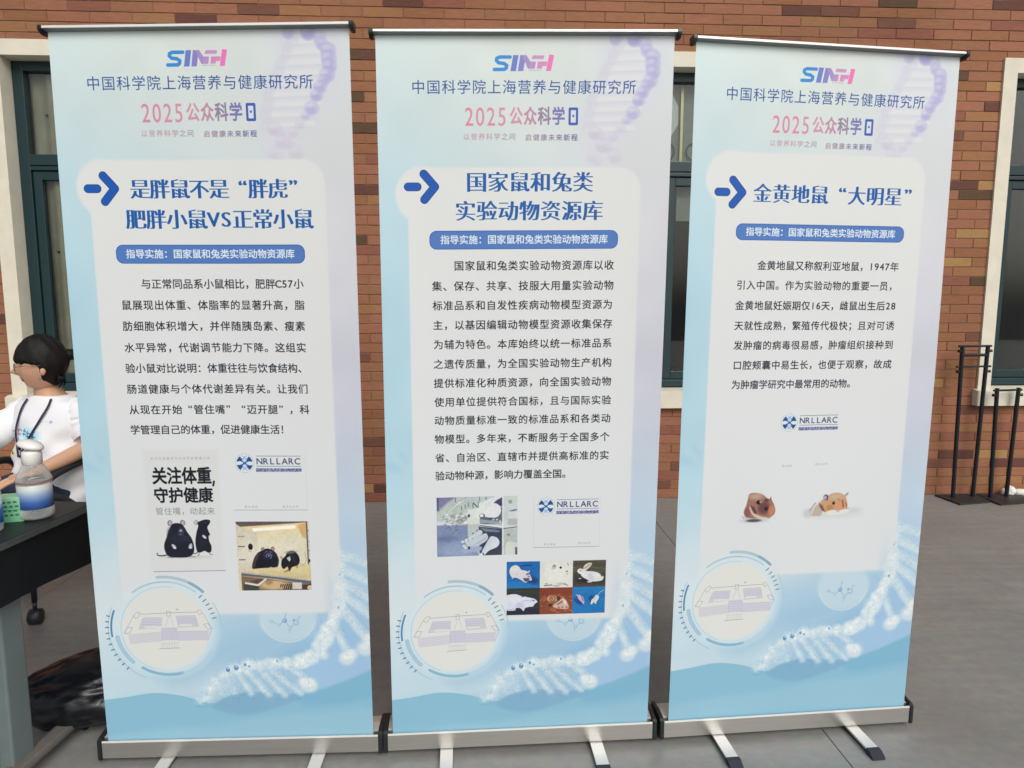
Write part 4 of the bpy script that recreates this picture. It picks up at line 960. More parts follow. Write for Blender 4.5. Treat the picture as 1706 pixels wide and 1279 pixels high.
o = bpy.data.objects.new('brick_courses', me); link(o, wall); o['kind'] = 'stuff'
# mortar bed with window openings
bm = bmesh.new(); xs = [-6.3] + [v for w in WINS for v in (w[0] + .02, w[1] - .02)] + [7.5]
for i in range(len(xs) - 1):
    if i % 2 == 0: box(bm, xs[i], xs[i + 1], .0052, .20, -.02, 4.5)
    else:
        box(bm, xs[i], xs[i + 1], .0052, .20, -.02, WZ0 + .02); box(bm, xs[i], xs[i + 1], .0052, .20, WZ1 - .06, 4.5)
obj('mortar_bed', bm, mat('mortar', rgb(146, 114, 94, k=.9), .95, noise_amt=.25, noise_scale=30), wall)
bm = bmesh.new(); box(bm, -6.3, 7.5, -.02, 3.0, 4.52, 4.7); obj('roof_slab', bm, mat('painted_render', rgb(206, 202, 186, k=1.1), .7, noise_amt=.06), wall)

# windows
WHITE = mat('cream_stone_trim', rgb(208, 202, 184, k=1.12), .65, noise_amt=.08, noise_scale=9, bump=.08, bump_scale=90)
TEAL = mat('dark_green_frame_paint', rgb(20, 50, 54, k=.9), .38, noise_amt=.1)
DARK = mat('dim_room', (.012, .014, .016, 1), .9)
def glass_mat(name, refl=.08, tint=(.9, .95, .93)):
    m_ = bpy.data.materials.new(name); m_.use_nodes = True; nt = m_.node_tree
    for n in list(nt.nodes): nt.nodes.remove(n)
    out = nt.nodes.new('ShaderNodeOutputMaterial'); mx = nt.nodes.new('ShaderNodeMixShader')
    tr = nt.nodes.new('ShaderNodeBsdfTransparent'); gl = nt.nodes.new('ShaderNodeBsdfGlossy'); fr = nt.nodes.new('ShaderNodeFresnel'); fr.inputs['IOR'].default_value = 1.45
    tr.inputs['Color'].default_value = (*tint, 1); gl.inputs['Roughness'].default_value = .03
    nt.links.new(fr.outputs[0], mx.inputs[0]); nt.links.new(tr.outputs[0], mx.inputs[1]); nt.links.new(gl.outputs[0], mx.inputs[2]); nt.links.new(mx.outputs[0], out.inputs[0])
    return m_
GLASS = glass_mat('window_glass', tint=(.86, .89, .87))
CURT = mat('taupe_curtain_cloth', rgb(186, 178, 158, k=1.0), .9, noise_amt=.15, noise_scale=6)
GREYP = mat('grey_painted_metal', rgb(150, 156, 148, k=1.0), .6, noise_amt=.1)
GOLD_REFL = mat('gold_reflection_metal', (.55, .48, .26, 1), .35, .6)  # only for the added strip imitating a gold reflection
def window(x0, x1, kind):
    bm = bmesh.new()
    box(bm, x0, x0 + .095, -.015, .19, WZ0 + .115, WZ1); box(bm, x1 - .095, x1, -.015, .19, WZ0 + .115, WZ1)
    box(bm, x0 + .0951, x1 - .0951, -.0149, .19, WZ1 - .095, WZ1)
    w = obj('window', bm, WHITE, wall)
    bm = bmesh.new(); prism(bm, [(-.055, WZ0), (-.055, WZ0 + .105), (-.02, WZ0 + .114), (.19, WZ0 + .128), (.19, WZ0)], x0 - .025, x1 + .025); obj('sill', bm, WHITE, w)
    a, b = x0 + .096, x1 - .096; z0, z1 = WZ0 + .13, WZ1 - .096; zt0, zt1 = 2.235, 2.335; mid = (a + b) / 2
    bm = bmesh.new(); y0, y1 = .10, .165; f = .07
    box(bm, a, a + f, y0, y1, z0, z1, .004); box(bm, b - f, b, y0, y1, z0, z1, .004)
    box(bm, a + f + .0005, b - f - .0005, y0, y1, z1 - .06, z1, .004); box(bm, a + f + .0005, b - f - .0005, y0, y1, z0, z0 + .05, .004)
    box(bm, a + f + .0005, b - f - .0005, y0 - .008, y1, zt0 + .03, zt1, .005); box(bm, a + f + .0005, b - f - .0005, y0 - .002, y1, zt0, zt0 + .026, .004)
    obj('frame', bm, TEAL, w)
    for (p, q) in ((a + f + .004, mid - .004), (mid + .004, b - f - .004)):
        bm = bmesh.new(); t = .056
        box(bm, p, p + t, y0 + .012, y1 - .01, z0 + .054, zt0 - .004, .004); box(bm, q - t, q, y0 + .012, y1 - .01, z0 + .054, zt0 - .004, .004)
        box(bm, p + t, q - t, y0 + .0125, y1 - .01, z0 + .054, z0 + .11, .004); box(bm, p + t, q - t, y0 + .0125, y1 - .01, zt0 - .06, zt0 - .004, .004)
        obj('casement', bm, TEAL, w)
        bm = bmesh.new(); box(bm, p + t - .005, q - t + .005, .135, .14, z0 + .105, zt0 - .055); obj('pane', bm, GLASS, w)
    bm = bmesh.new(); box(bm, a + f - .005, b - f + .005, .132, .137, zt1 - .005, z1 - .055); obj('pane', bm, GLASS, w)
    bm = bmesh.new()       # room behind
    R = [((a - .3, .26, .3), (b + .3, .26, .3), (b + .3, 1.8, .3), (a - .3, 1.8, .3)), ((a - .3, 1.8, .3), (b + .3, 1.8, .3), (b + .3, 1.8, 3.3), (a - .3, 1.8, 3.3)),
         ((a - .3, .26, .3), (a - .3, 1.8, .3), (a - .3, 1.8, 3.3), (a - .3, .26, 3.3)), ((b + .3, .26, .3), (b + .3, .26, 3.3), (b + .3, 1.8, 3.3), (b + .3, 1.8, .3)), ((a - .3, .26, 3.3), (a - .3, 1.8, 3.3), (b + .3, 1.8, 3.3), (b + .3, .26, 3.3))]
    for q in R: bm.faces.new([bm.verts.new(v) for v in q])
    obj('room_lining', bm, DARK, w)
    if kind == 'curtain':
        for (zz0, zz1, ya) in ((zt1, z1 + .05, .185), (z0, zt0, .19)):
            bm = bmesh.new(); n = 130; A = []; B = []
            for i in range(n + 1):
                t = i / n; x = a + (b - a) * t; y = ya + .018 * math.sin(t * 46) + .01 * math.sin(t * 101 + 1)
                A.append(bm.verts.new((x, y, zz0))); B.append(bm.verts.new((x + .006 * math.sin(t * 31), y, zz1)))
            for i in range(n): bm.faces.new((A[i], A[i + 1], B[i + 1], B[i]))
            obj('curtain', bm, CURT, w, True)
        for sx, sz in ((.145, 2.60), (.15, 1.72)):
            bm = bmesh.new(); prism(bm, [(x0 + .095 + sx, sz), (x0 + .095 + sx + .04, sz + .006), (x0 + .095 + sx + .07, sz - .006), (x0 + .095 + sx + .02, sz - .016)], .168, .174, 'y'); obj('curtain_hook', bm, DARK, w)
    elif kind == 'middle':
        bm = bmesh.new(); box(bm, mid - .3, mid + .5, .215, .235, 2.3, 3.0); obj('grey_reflection_panel', bm, GREYP, w)  # added grey panel standing in for columns reflected in the upper pane
        bm = bmesh.new(); box(bm, mid + .104, mid + .122, .19, .205, 2.3, 2.86); obj('gold_reflection_strip', bm, GOLD_REFL, w)  # added strip in place of the gold line mirrored in the glass
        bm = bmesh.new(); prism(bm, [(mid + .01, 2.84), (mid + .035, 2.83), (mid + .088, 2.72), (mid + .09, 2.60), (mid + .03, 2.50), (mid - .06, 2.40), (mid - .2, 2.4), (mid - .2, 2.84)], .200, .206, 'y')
        o = obj('sky_reflection_panel', bm, mat('sky_reflection_white', (.85, .86, .86, 1), .6), w)  # added white shape imitating bright sky mirrored in the pane
        for cx in (mid + .01, mid + .215):
            bm = bmesh.new(); tube(bm, [(cx + .06 * math.cos(t * PI / 12), .200, 2.42 + .06 * math.sin(t * PI / 12)) for t in range(25)], .005, 6, False); obj('reflection_ring', bm, mat('ring_metal', rgb(60, 66, 62), .5), w)  # added rings imitating circles mirrored in the upper pane
        bm = bmesh.new(); box(bm, mid + .1, mid + .5, .22, .24, 1.95, 2.2); obj('inner_shelf', bm, GREYP, w)
    return w
window(*WINS[0], 'curtain'); window(*WINS[1], 'middle'); window(*WINS[2], 'dark')

# ================================================================ roll-up banners
ALU = mat('brushed_aluminium', (.52, .50, .465, 1), .34, .85, noise_amt=.08, noise_scale=3, bump=.05, bump_scale=8, stretch=(1, 1, 60))
ALUB = mat('bright_aluminium_edge', (.90, .88, .84, 1), .35, .35)
ALUT = mat('satin_aluminium_top', (.62, .585, .53, 1), .42, .55, noise_amt=.04)
BLK = mat('black_moulded_plastic', (.012, .014, .016, 1), .38, noise_amt=.15)
NAVY = mat('dark_rubber_tip', (.018, .020, .032, 1), .55)
SLOT = mat('dark_slot', (.01, .014, .02, 1), .7)
WHF = mat('light_anodised_strip', (.72, .71, .69, 1), .4, .35)
SHW, SHH, DF, WB, BT, BB = 0.4, 2.03177, 0.00808, 0.41551, 0.07654, 0.022
BP = [(-0.82627, 1.96179, 0.04042, -0.02753, 0.0016, -0.0719), (0.03162, 2.01274, 0.07485, -0.03579, 0.01351, -0.03514), (0.89653, 2.08946, 0.10167, -0.02113, -0.00621, 0.03308)]
BL = ['left roll-up banner showing two upright black mice and a cage photo of two more',
      'middle roll-up banner with twelve text lines and a grid of six animal photos',
      'right roll-up banner with seven lines of text and two brown hamsters below']
def banner(idx):
    x, y, yaw, lean, roll_, tw = BP[idx]
    root = empty('roll_up_banner', BL[idx], 'banner', (x, y, 0), yaw, 'roll-up banners standing in a row')
    # local frame: x along the base, -y to the viewer. print plane at y=0
    def top(s, fwd=0.0, up=0.0):
        c_, n_ = math.cos(tw), math.sin(tw)
        X = c_ * math.cos(roll_) * s + fwd * n_; Yl = n_ * math.cos(roll_) * s - fwd * c_
        return Vector((X, Yl + math.sin(lean) * SHH, s * math.sin(roll_) + math.cos(lean) * SHH + BT + up))
    # printed film
    bm = bmesh.new(); NX, NY = 40, 60; uvl = bm.loops.layers.uv.new('UVMap'); G = []
    b0 = BT - .004
    for j in range(NY + 1):
        t = j / NY; row = []
        for i in range(NX + 1):
            s = (i / NX - .5) * 2 * SHW
            B0 = Vector((s, 0, b0)); T0 = top(s)
            p = B0.lerp(T0, t)
            u = i / NX
            curl = .008 * ((abs(u - .5) * 2) ** 6) * math.sin(t * PI)
            p.y += -curl + .0030 * math.sin(u * 9 + idx) * math.sin(t * PI) * math.cos(t * 5 + idx * 2)
            row.append(bm.verts.new(p))
        G.append(row)
    for j in range(NY):
        for i in range(NX):
            f = bm.faces.new((G[j][i], G[j][i + 1], G[j + 1][i + 1], G[j + 1][i]))
            for lp, (a, b) in zip(f.loops, ((i, j), (i + 1, j), (i + 1, j + 1), (i, j + 1))): lp[uvl].uv = (a / NX, b / NY)
    film = obj('printed_film', bm, SHEETS[idx + 1], root, True)
    # top rail, tilted with the print top
    e = [top(-SHW - .004, 0, 0), top(SHW + .004, 0, 0)]
    ax = (e[1] - e[0]).normalized(); fwd = Vector((ax.y, -ax.x, 0)).normalized(); up = Vector((0, 0, 1))
    def railprism(name, prof, s0, s1, m_, bev=0):
        bm = bmesh.new(); A = []; Bv = []
        c0 = top(0)
        for a_, b_ in prof:
            A.append(bm.verts.new(c0 + ax * s0 + fwd * a_ + up * b_)); Bv.append(bm.verts.new(c0 + ax * s1 + fwd * a_ + up * b_))
        n = len(prof)
        for i in range(n): bm.faces.new((A[i], A[(i + 1) % n], Bv[(i + 1) % n], Bv[i]))
        bm.faces.new(A[::-1]); bm.faces.new(Bv); bmesh.ops.recalc_face_normals(bm, faces=bm.faces[:])
        if bev: bmesh.ops.bevel(bm, geom=bm.edges[:], offset=bev, segments=2, affect='EDGES')
        return obj(name, bm, m_, root)
    rail = railprism('top_rail', [(-.006, -.003), (.006, -.003), (.0175, .0005), (.0175, .0055), (.014, .0075), (-.006, .0075)], -SHW - .0035, SHW + .0035, mat('shaded_aluminium', (.20, .21, .20, 1), .5, .5))
    r2 = railprism('rail_edge', [(.0176, .0002), (.0192, .0010), (.0192, .0058), (.0176, .0072)], -SHW - .0034, SHW + .0034, ALUB); r2.parent = rail
    for s in (-1, 1):
        a_, b_ = sorted((s * (SHW + .004), s * (SHW + .015)))
        cp = railprism('end_cap', [(-.012, -.012), (.006, -.012), (.018, -.006), (.021, .000), (.020, .0085), (.015, .0095), (-.012, .009)], a_, b_, BLK, .0012); cp.parent = rail
    # base cassette
    d = .092
    prof = [(-DF, BB), (-DF, BT - .002), (-DF - .001 + .003, BT), (-DF + .004, BT), (-DF + .004, BT - .010), (.008, BT - .010), (.008, BT + .0015), (.012, BT + .004), (.045, BT + .010), (d - .012, BT + .006), (d, BT - .004), (d, BB)]
    bm = bmesh.new(); prism(bm, prof, -WB + .0005, WB - .0005); base = obj('base', bm, ALU, root)
    bm = bmesh.new(); box(bm, -WB + .001, WB - .001, -DF - .0012, -DF + .002, BT - .0045, BT + .0006); obj('base_edge', bm, ALUB, base)
    bm = bmesh.new(); prism(bm, [(.0085, BT - .008), (.0085, BT + .003), (.0122, BT + .0048), (.045, BT + .0108), (d - .0118, BT + .0068), (d - .014, BT - .004)], -WB + .001, WB - .001); obj('base_cover', bm, ALUT, base)
    bm = bmesh.new(); box(bm, -WB + .001, WB - .001, -DF + .0045, .0078, BT - .0098, BT - .0045); obj('slot_brush', bm, SLOT, base)
    for s in (-1, 1):
        a_, b_ = sorted((s * (WB), s * (WB + .0135)))
        bm = bmesh.new(); prism(bm, [(-DF - .003, BB - .006), (-DF - .003, BT + .002), (-DF + .004, BT + .008), (.04, BT + .0145), (d + .001, BT + .009), (d + .004, BT - .004), (d + .004, BB - .006)], a_, b_)
        bmesh.ops.bevel(bm, geom=bm.edges[:], offset=.0022, segments=2, affect='EDGES'); obj('end_cap', bm, BLK, base)
    bm = bmesh.new(); tube(bm, [(0, .05, BT), top(0, -.012, -.02)], .0075, 10); obj('support_pole', bm, ALU, root)
    for s in ({0: (-.223, .233), 1: (-.235, .235), 2: (-.235, .218)}[idx]):
        skew = {0: -.03, 1: .01, 2: .03}[idx]
        bm = bmesh.new(); L0, L1 = .085, -.128
        P0 = [(s - .019, L0), (s + .019, L0), (s + .019 + skew * .0, L1), (s - .019 + skew * .0, L1)]
        vs = [bm.verts.new((a_, b_, .0185)) for a_, b_ in P0] + [bm.verts.new((a_, b_, .012)) for a_, b_ in P0]
        for f in ((0, 3, 2, 1), (4, 5, 6, 7), (0, 1, 5, 4), (1, 2, 6, 5), (2, 3, 7, 6), (3, 0, 4, 7)): bm.faces.new([vs[i] for i in f])
        bmesh.ops.recalc_face_normals(bm, faces=bm.faces[:])
        ft = obj('swivel_foot', bm, WHF, root)
        bm = bmesh.new(); prism(bm, [(L1 + .012, .0195), (L1 - .004, .0195), (L1 - .022, .009), (L1 - .024, .0005), (L1 + .012, .0005)], s - .0205, s + .0205); obj('foot_tip', bm, NAVY, ft)
        bm = bmesh.new(); box(bm, s - .016, s + .016, .02, .06, .0005, .022); obj('foot_hinge', bm, BLK, ft)
        bm = bmesh.new(); box(bm, s - .015, s + .015, L1 + .02, L0, .0005, .0119); obj('foot_channel', bm, NAVY, ft)
    return root
for i in range(3): banner(i)

# ================================================================ table, with its things
TBLK = mat('black_table_laminate', (.013, .017, .017, 1), .42, spec=.28, noise_amt=.25, noise_scale=5, bump=.04)
TEDGE = mat('worn_table_edge', (.055, .062, .060, 1), .45, noise_amt=.3, noise_scale=14)
CLO = mat('black_table_panel', (.010, .014, .018, 1), .7, noise_amt=.2)
LEG = mat('grey_powder_coated_steel', rgb(108, 120, 120, k=1.1), .4, .2, noise_amt=.06)
LEG2 = mat('light_grey_sheet_steel', rgb(128, 142, 136, k=1.1), .45, .15, noise_amt=.05)
table = empty('folding_table', 'black training table with grey steel leg at the left edge of the photo', 'table', (-2.15, 1.93, 0), math.radians(-4))
bm = bmesh.new(); box(bm, -.72, .775, -.30, .305, .728, .75, .002); obj('table_top', bm, TBLK, table)
bm = bmesh.new(); box(bm, .7755, .779, -.30, .305, .730, .7485, .001); obj('edge_band', bm, TEDGE, table)
bm = bmesh.new(); NS = 24; A = []; B = []
for i in range(NS + 1):
    t = i / NS; yy = -.296 + .596 * t
    A.append(bm.verts.new((.768 + .0015 * math.sin(t * 9), yy, .7275))); B.append(bm.verts.new((.760 + .004 * math.sin(t * 7 + 1), yy, .575 - .02 * t + .002 * math.sin(t * 12))))
for i in range(NS): bm.faces.new((A[i], A[i + 1], B[i + 1], B[i]))
bmesh.ops.solidify(bm, geom=bm.faces[:], thickness=.004)
obj('end_panel', bm, CLO, table)
for sx in (.70, -.66):
    bm = bmesh.new(); box(bm, sx - .022, sx + .022, -.045, .035, .03, .7275, .006); lg = obj('leg', bm, LEG, table)
    bm = bmesh.new(); box(bm, sx - .05, sx - .023, -.10, .02, .10, .60, .003); obj('leg_plate', bm, LEG2, lg)
    bm = bmesh.new(); box(bm, sx + .000, sx + .052, -.28, .27, .045, .070, .01); obj('foot_bar', bm, mat('worn_foot_steel', rgb(118, 114, 108), .45, .25, noise_amt=.15), lg)
    for yy in (-.25, .235):
        bm = bmesh.new(); tube(bm, [(sx + .015, yy, .022), (sx + .040, yy, .022)], .0215, 14); obj('castor', bm, BLK, lg)
        bm = bmesh.new(); box(bm, sx + .008, sx + .048, yy - .006, yy + .006, .03, .046); obj('castor_fork', bm, ALUB, lg)

# hand sanitiser bottle
def simple_clear(name, tint, a=.25, rough=.08):
    m_ = bpy.data.materials.new(name); m_.use_nodes = True; nt = m_.node_tree
    for n in list(nt.nodes): nt.nodes.remove(n)
    out = nt.nodes.new('ShaderNodeOutputMaterial'); mx = nt.nodes.new('ShaderNodeMixShader'); tr = nt.nodes.new('ShaderNodeBsdfTransparent'); pr = nt.nodes.new('ShaderNodeBsdfPrincipled')
    tr.inputs['Color'].default_value = (*tint, 1); pr.inputs['Base Color'].default_value = (*tint, 1); pr.inputs['Roughness'].default_value = rough
    lw = nt.nodes.new('ShaderNodeLayerWeight'); lw.inputs['Blend'].default_value = .45
    mr = nt.nodes.new('ShaderNodeMapRange'); mr.inputs['To Min'].default_value = a; mr.inputs['To Max'].default_value = .85
    nt.links.new(lw.outputs['Facing'], mr.inputs['Value']); nt.links.new(mr.outputs[0], mx.inputs[0])
    nt.links.new(tr.outputs[0], mx.inputs[1]); nt.links.new(pr.outputs[0], mx.inputs[2]); nt.links.new(mx.outputs[0], out.inputs[0])
    return m_
CLEAR = simple_clear('clear_bottle_plastic', (.80, .82, .80), .12)
def ramp_mat(name, stops, rough=.35, z0=0.0, z1=1.0):
    m_ = bpy.data.materials.new(name); m_.use_nodes = True; nt = m_.node_tree; p = nt.nodes['Principled BSDF']
    tc = nt.nodes.new('ShaderNodeTexCoord'); sp = nt.nodes.new('ShaderNodeSeparateXYZ'); mr = nt.nodes.new('ShaderNodeMapRange')
    mr.inputs['From Min'].default_value = z0; mr.inputs['From Max'].default_value = z1
    r = nt.nodes.new('ShaderNodeValToRGB'); r.color_ramp.elements[0].position = stops[0][0]; r.color_ramp.elements[0].color = stops[0][1]
    r.color_ramp.elements[1].position = stops[-1][0]; r.color_ramp.elements[1].color = stops[-1][1]
    for q, c_ in stops[1:-1]:
        el = r.color_ramp.elements.new(q); el.color = c_
    nt.links.new(tc.outputs['Object'], sp.inputs[0]); nt.links.new(sp.outputs['Z'], mr.inputs['Value']); nt.links.new(mr.outputs[0], r.inputs[0]); nt.links.new(r.outputs[0], p.inputs['Base Color'])
    p.inputs['Roughness'].default_value = rough
    return m_
LBL = ramp_mat('blue_fading_label', [(0, rgb(40, 78, 150)), (.3, rgb(70, 110, 180)), (.6, rgb(140, 165, 200)), (.85, rgb(200, 206, 206)), (1, rgb(206, 208, 204))], .35, .035, .105)
bt = empty('sanitiser_bottle', 'clear bottle with blue fading label and white flip cap at the table corner', 'bottle', (-1.437, 2.022, .7503))
R_ = .0475
bm = bmesh.new(); lathe(bm, [(.001, .004), (R_ - .006, .003), (R_, .009), (R_, .030), (R_ - .003, .034), (R_ - .003, .108), (R_, .112), (R_, .120), (R_ - .006, .135), (.030, .158), (.021, .168), (.021, .176)], 36); obj('bottle_body', bm, CLEAR, bt, True)
bm = bmesh.new(); lathe(bm, [(R_ - .0022, .035), (R_ - .0018, .0355), (R_ - .0018, .1065), (R_ - .0022, .107)], 36); obj('label', bm, LBL, bt, True)
bm = bmesh.new(); lathe(bm, [(.001, .006), (R_ - .006, .006), (R_ - .005, .012), (R_ - .005, .095), (.001, .095)], 30); obj('liquid', bm, simple_clear('clear_gel', (.80, .84, .84), .18, .05), bt, True)
CAPW = mat('white_cap_plastic', (.78, .77, .73, 1), .35, noise_amt=.03)
bm = bmesh.new(); lathe(bm, [(.0235, .166), (.0265, .168), (.0265, .198), (.024, .205), (.001, .206)], 30); obj('cap_collar', bm, CAPW, bt, True)
bm = bmesh.new(); lathe(bm, [(.001, .0), (.024, .0), (.033, .004), (.034, .010), (.028, .018), (.014, .024), (.001, .025)], 26)
for v in bm.verts: v.co.x *= 1.12; v.co.y *= .8
o = obj('flip_cap', bm, CAPW, bt, True, (-.004, 0, .213), (0, math.radians(14), 0))
bm = bmesh.new(); lathe(bm, [(R_ - .0005, .1125), (R_ + .0008, .114), (R_ + .0008, .118), (R_ - .0005, .1195)], 36); obj('shoulder_band', bm, mat('reddish_band', rgb(150, 110, 110), .4), bt, True)

# green paper box
def text_mesh(s, size, depth=.0004):
    cu = bpy.data.curves.new('lettering', 'FONT'); cu.body = s; cu.size = size; cu.align_x = 'CENTER'; cu.align_y = 'CENTER'; cu.extrude = depth
    o = bpy.data.objects.new('lettering', cu); COL.objects.link(o)
    dg = bpy.context.evaluated_depsgraph_get(); me = bpy.data.meshes.new_from_object(o.evaluated_get(dg)); bpy.data.objects.remove(o); bpy.data.curves.remove(cu)
    return me
GRN = ramp_mat('green_printed_card', [(0, rgb(112, 180, 136)), (.45, rgb(128, 196, 154)), (.55, rgb(120, 188, 144)), (1, rgb(150, 206, 168))], .5, 0, .08)
gb_ = empty('paper_box', 'small light green cardboard box left of the sanitiser bottle', 'box', (-1.505, 1.992, .7503), math.radians(20))
bm = bmesh.new(); box(bm, -.045, .05, -.028, .028, 0, .075, .0015); obj('carton', bm, GRN, gb_)
DG = mat('dark_green_print', rgb(40, 120, 88), .6)
for k in range(4):
    bm = bmesh.new(); z = .058 - k * .013
    for i in range(5):
        x = -.03 + i * .014 + (k % 2) * .004; box(bm, x, x + .009, -.0286, -.0281, z, z + .006)
    obj('print_stroke', bm, DG, gb_)
bm = bmesh.new(); box(bm, -.0455, .0505, -.0287, -.0281, .036, .0375); obj('seam', bm, DG, gb_)
# second bottle at the very edge
b2 = empty('small_bottle', 'slim blue labelled bottle cut by the left edge of the photo', 'bottle', (-1.478, 1.90, .7503))
bm = bmesh.new(); lathe(bm, [(.001, 0), (.022, 0), (.0255, .006), (.0255, .11), (.019, .125), (.012, .13), (.012, .14), (.001, .14)], 28); obj('bottle_body', bm, CLEAR, b2, True)
bm = bmesh.new(); lathe(bm, [(.0257, .024), (.0262, .0245), (.0262, .102), (.0257, .1025)], 28); obj('label', bm, ramp_mat('small_blue_label', [(0, rgb(40, 90, 175)), (.5, rgb(60, 110, 190)), (.75, rgb(190, 205, 215)), (1, rgb(205, 210, 210))], .35, .024, .10), b2, True)
bm = bmesh.new(); lathe(bm, [(.0125, .132), (.015, .133), (.015, .158), (.001, .159)], 20); obj('cap', bm, CAPW, b2, True)

# ================================================================ rubbish bag
BAGM = bpy.data.materials.new('black_bin_liner'); BAGM.use_nodes = True
nt = BAGM.node_tree; p = nt.nodes['Principled BSDF']; p.inputs['Specular IOR Level'].default_value = .42; p.inputs['Base Color'].default_value = (.0035, .0045, .007, 1); p.inputs['Roughness'].default_value = .30
tc = nt.nodes.new('ShaderNodeTexCoord'); n1 = nt.nodes.new('ShaderNodeTexNoise'); n1.inputs['Scale'].default_value = 9; n1.inputs['Detail'].default_value = 3; n1.inputs['Distortion'].default_value = 1.2
b = nt.nodes.new('ShaderNodeBump'); b.inputs['Strength'].default_value = .3; b.inputs['Distance'].default_value = .015
nt.links.new(tc.outputs['Object'], n1.inputs['Vector']); nt.links.new(n1.outputs['Fac'], b.inputs['Height']); nt.links.new(b.outputs[0], p.inputs['Normal'])
bm = bmesh.new(); bmesh.ops.create_icosphere(bm, subdivisions=5, radius=1)
for v in bm.verts:
    n = v.co.normalized(); d = 1 + .10 * noise.noise(n * 1.7 + Vector((3, 1, 0))) - .13 * abs(noise.noise(n * 3.6)) - .035 * abs(noise.noise(n * 9)) - .02 * abs(noise.noise(n * 21))
    x, y, z = n.x * d, n.y * d, n.z * d
    taper = 1 - .58 * max(0, -x) ** 2.6
    X = x * .295; Yy = y * .17 * taper; Z = (z * taper + .0) * .112
    Z = max(Z + .108 - .012 * max(0, -x), .002 + .004 * abs(n.y))
    v.co = (X, Yy, Z)
tag(obj('rubbish_bag', bm, BAGM, None, True, (-1.40, 2.185, 0), (0, 0, math.radians(14))), 'full black plastic rubbish bag lying on the floor left of the banners', 'bag')

# blue thing hidden behind the left banner
bm = bmesh.new(); lathe(bm, [(.001, 0), (.03, 0), (.033, .004), (.033, .13), (.026, .15), (.014, .165), (.014, .185), (.001, .186)], 24)
tag(obj('blue_bottle', bm, mat('blue_plastic', rgb(34, 84, 150), .35), None, True, (-1.742, 2.98, 0)), 'blue plastic bottle mostly hidden behind the left edge of the left banner', 'bottle')

# ================================================================ black queue stands on the right
STM = mat('black_satin_steel', (.010, .013, .020, 1), .4, .3, noise_amt=.1)
PLM = mat('dark_grey_base_plate', (.032, .033, .034, 1), .5, .2, noise_amt=.15)
def stand(name, label, pole_xy, h, plate, bars):
    cx = sum(p_[0] for p_ in pole_xy) / 2; cy = sum(p_[1] for p_ in pole_xy) / 2
    r = empty(name, label, 'stand', (cx, cy, 0), 0, 'black steel stands by the brick wall')
    bm = bmesh.new(); prism(bm, [(x - cx, y - cy) for x, y in plate], .0005, .012, 'z'); obj('base_plate', bm, PLM, r)
    a, b = [Vector((p_[0] - cx, p_[1] - cy, 0)) for p_ in pole_xy]
    lx = [-.018, .018]
    for q, l in zip((a, b), lx):
        bm = bmesh.new(); tube(bm, [q + Vector((0, 0, .012)), q + Vector((l, 0, h))], .0135, 10); obj('pole', bm, STM, r)
    for z, ext, rad in bars:
        bm = bmesh.new(); p0 = a + Vector((lx[0], 0, z)); p1 = b + Vector((lx[1], 0, z)); d = (p1 - p0).normalized()
        tube(bm, [p0 - d * ext, p1 + d * ext], rad, 8); obj('cross_bar', bm, STM, r)
    for z in [q[0] - .035 for q in bars if q[1] > .02]:
        for q, l, s in ((a, lx[0], -1), (b, lx[1], 1)):
            c0 = q + Vector((l, 0, z)); bm = bmesh.new(); tube(bm, [c0, c0 + Vector((s * .028, -.004, .002))], [.008, .011], 8); obj('clamp_knob', bm, STM, r)
    return r
stand('barrier_stand', 'tall two pole black steel stand with crossbars beside the right banner', ((3.12, 4.747), (3.28, 4.777)), 1.085, [(3.035, 4.815), (3.072, 4.592), (3.322, 4.652), (3.335, 4.835)], [(1.082, .028, .0075), (1.02, .0, .011), (.94, .035, .007)])
stand('barrier_stand', 'short two pole black steel stand in front of the right window sill', ((3.385, 4.748), (3.52, 4.777)), .79, [(3.338, 4.66), (3.345, 4.585), (3.62, 4.650), (3.66, 4.84), (3.345, 4.838)], [(.775, .026, .0075)])

# crumpled paper by the wall
CP = mat('crumpled_white_paper', (.75, .75, .68, 1), .8, noise_amt=.08)
bm = bmesh.new()
for cx, sx, sz, sd in ((0, .045, .042, 1), (.075, .05, .03, 5), (-.035, .03, .03, 9)):
    g = bmesh.ops.create_icosphere(bm, subdivisions=2, radius=1)['verts']
    for v in g:
        n = v.co.normalized(); d = 1 - .35 * abs(noise.noise(n * 2.3 + Vector((sd, 0, 0))))
        v.co = (cx + n.x * sx * d, n.y * .03 * d, max(.001, sz * .75 + n.z * sz * d))
tag(obj('crumpled_paper', bm, CP, None, False, (3.585, 4.835, .002)), 'crumpled white paper on the floor behind the short black stand', 'paper')

